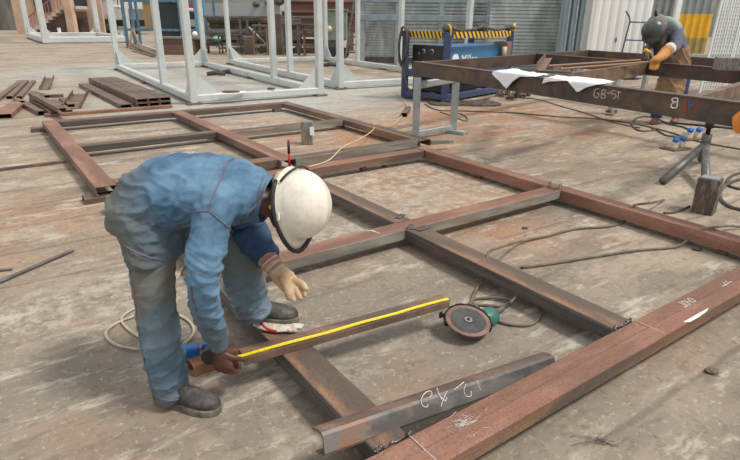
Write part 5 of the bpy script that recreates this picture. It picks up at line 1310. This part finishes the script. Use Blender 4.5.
shirt = remeshed(sh_, 'work_shirt', M['greycloth'], WD, .012, 4, lambda p: .009*ridge(noise.noise(p*9)))
ap = MB(); limb(ap, [(w_(677,48,9.0),.17,.165),(w_(677,62,9.),.19,.185),(w_(672,80,9.),.20,.20),(Vector((4.74,8.98,.50)),.21,.215),(Vector((4.74,8.98,.36)),.20,.205)], ref=Vector((0,1,0)))
remeshed(ap, 'leather_apron', M['khaki'], WD, .012, 3, lambda p: .014*ridge(noise.noise(Vector((p.x*5,p.y*5,p.z*7+p.x*6)))))
bib = MB(); limb(bib, [(w_(662,34,8.88),.12,.09),(w_(659,43,8.86),.13,.11),(w_(661,53,8.88),.14,.12),(w_(668,62,8.95),.14,.13)], ref=Vector((0,1,0)))  # dark brown bulk filling the gap between arm and torso
remeshed(bib, 'leather_bib', M['darkbib'], WD, .012, 3, lambda p: .008*noise.noise(p*12))
cape = MB(); limb(cape, [(w_(659,25,8.88),.12,.11),(w_(666,24,8.90),.19,.115),(w_(672,27,8.92),.215,.11),(w_(678,32,8.93),.20,.085)], ref=Vector((.3,.9,0)))
remeshed(cape, 'leather_cape', M['cape'], WD, .012, 3, lambda p: .008*noise.noise(p*12))
MB().tube([w_(670.5,48,8.50),w_(667.5,50.5,8.44)],[.086,.080],14).build('white_sleeve_band', M['knit'], WD, smooth=True)
hd_ = MB(); hd_.ball(hw(0,.06,.02),(.165,.165,.165),HW,22); hd_.ball(hw(0,.12,-.07),(.13,.10,.10),HW,18)
ho_ = remeshed(hd_, 'welding_helmet', M['hood'], WD, .01, 3)
MB().box(hw(0,.225,.0),(.11,.012,.06),R=HW).build('viewing_window', M['glass'], ho_, bevel=.004)
MB().tube([hw(.0,-.02,.19),hw(.02,-.04,.245),hw(.02,-.05,.28)],[.03,.02,.018],8).build('top_knob', M['black'], ho_, smooth=True)
mb = MB(); mb.ball(hw(0,-.05,.06),(.145,.15,.155),HW,18); mb.build('cap', M['greywood'], WD, smooth=True)
YG2 = at(655,64,1.0).y-.22
g1 = MB(); limb(g1, [(w_(667,51,8.40),.088,.088),(w_(663,55,8.3),.075,.075),(w_(659,58,YG2+.08),.055,.055),(w_(656,60,YG2),.062,.045),(w_(655,62.5,YG2),.06,.035)], ref=Vector((1,0,0)))
wq = w_(657,58,YG2+.02)
for i in range(4):
    k0 = w_(655,61.5,YG2)+Vector((1,0,0))*((1.5-i)*.034); d_ = Vector((-.12,-.25,-.9)).normalized(); capsule(g1, [k0,k0+d_*.045,k0+d_*.085,k0+d_*.11*(.9 if i in (0,3) else 1)], [.019,.018,.017,.014])
capsule(g1, [wq, wq+Vector((-.06,-.02,-.01)), wq+Vector((-.10,-.03,-.05))], [.024,.02,.016])
remeshed(g1, 'work_glove', M['orangeglove'], WD, .009, 2)
g2 = MB(); limb(g2, [(w_(649,53,8.72),.06,.06),(w_(650,58,8.6),.055,.055),(w_(651,62,8.5),.05,.045)], ref=Vector((0,1,0)))
for i in range(4): 
    k0 = w_(652,62,8.47)+Vector((.0,-.03,.03-.025*i)); capsule(g2, [k0,k0+Vector((.05,-.03,-.02)),k0+Vector((.08,-.02,-.05)),k0+Vector((.07,.0,-.07))],[.017,.017,.016,.014])
capsule(g2, [w_(650,60,8.5),w_(653,58.5,8.45),w_(655,60,8.43)],[.022,.018,.015])
remeshed(g2, 'work_glove', M['greycloth'], WD, .009, 2)
for f_ in (fl,fr_): boot(WD, f_+Vector((.10,.17,0)), f_+Vector((-.09,-.09,0)), .001, M['brownboot'], M['sole'])
eh = w_(648,51,8.45); t = thing('electrode_holder', 'small yellow electrode holder in the left hand of the welder', 'electrode holder', eh)
MB().tube([w_(645,50,8.45),w_(650,53,8.47)],.028,10).build('jaw', M['hiyel'], t, smooth=True); MB().tube([w_(650,53,8.47),w_(652,62,8.45)],.018,8).build('handle', M['black'], t, smooth=True)
MB().tube([w_(646,51,8.45),w_(649,61,8.42)],.008,6).build('electrode', M['ochre'], t, smooth=True)
#PEOPLE_END
# ---------------------------------------------------------------- light, sky, camera
w = bpy.data.worlds.new('world'); bpy.context.scene.world = w; w.use_nodes = True
bg = w.node_tree.nodes['Background']; bg.inputs[0].default_value = (.97,.975,.97,1); bg.inputs[1].default_value = .80
sun = bpy.data.lights.new('sun','SUN'); sun.energy = 2.7; sun.angle = math.radians(12); sun.color = (1,.95,.87)
so = bpy.data.objects.new('sun', sun); C.objects.link(so)
so.rotation_euler = Vector((.62,-.18,1.0)).to_track_quat('Z','Y').to_euler()
cam = bpy.data.cameras.new('camera'); co = bpy.data.objects.new('camera', cam); C.objects.link(co)
cam.sensor_fit = 'HORIZONTAL'; cam.sensor_width = 36; cam.lens = FPX/740*36; cam.clip_end = 300; cam.clip_start = .05
co.location = (0,0,CH)
co.matrix_world = Matrix.Translation((0,0,CH)) @ Matrix.Rotation(math.pi/2-PITCH,4,'X') @ Matrix.Rotation(-ROLL,4,'Z')
sc = bpy.context.scene; sc.camera = co
sc.view_settings.view_transform = 'Standard'; sc.view_settings.look = 'None'; sc.view_settings.gamma = 1; sc.view_settings.use_curve_mapping = False
sc.view_settings.exposure = 0.05
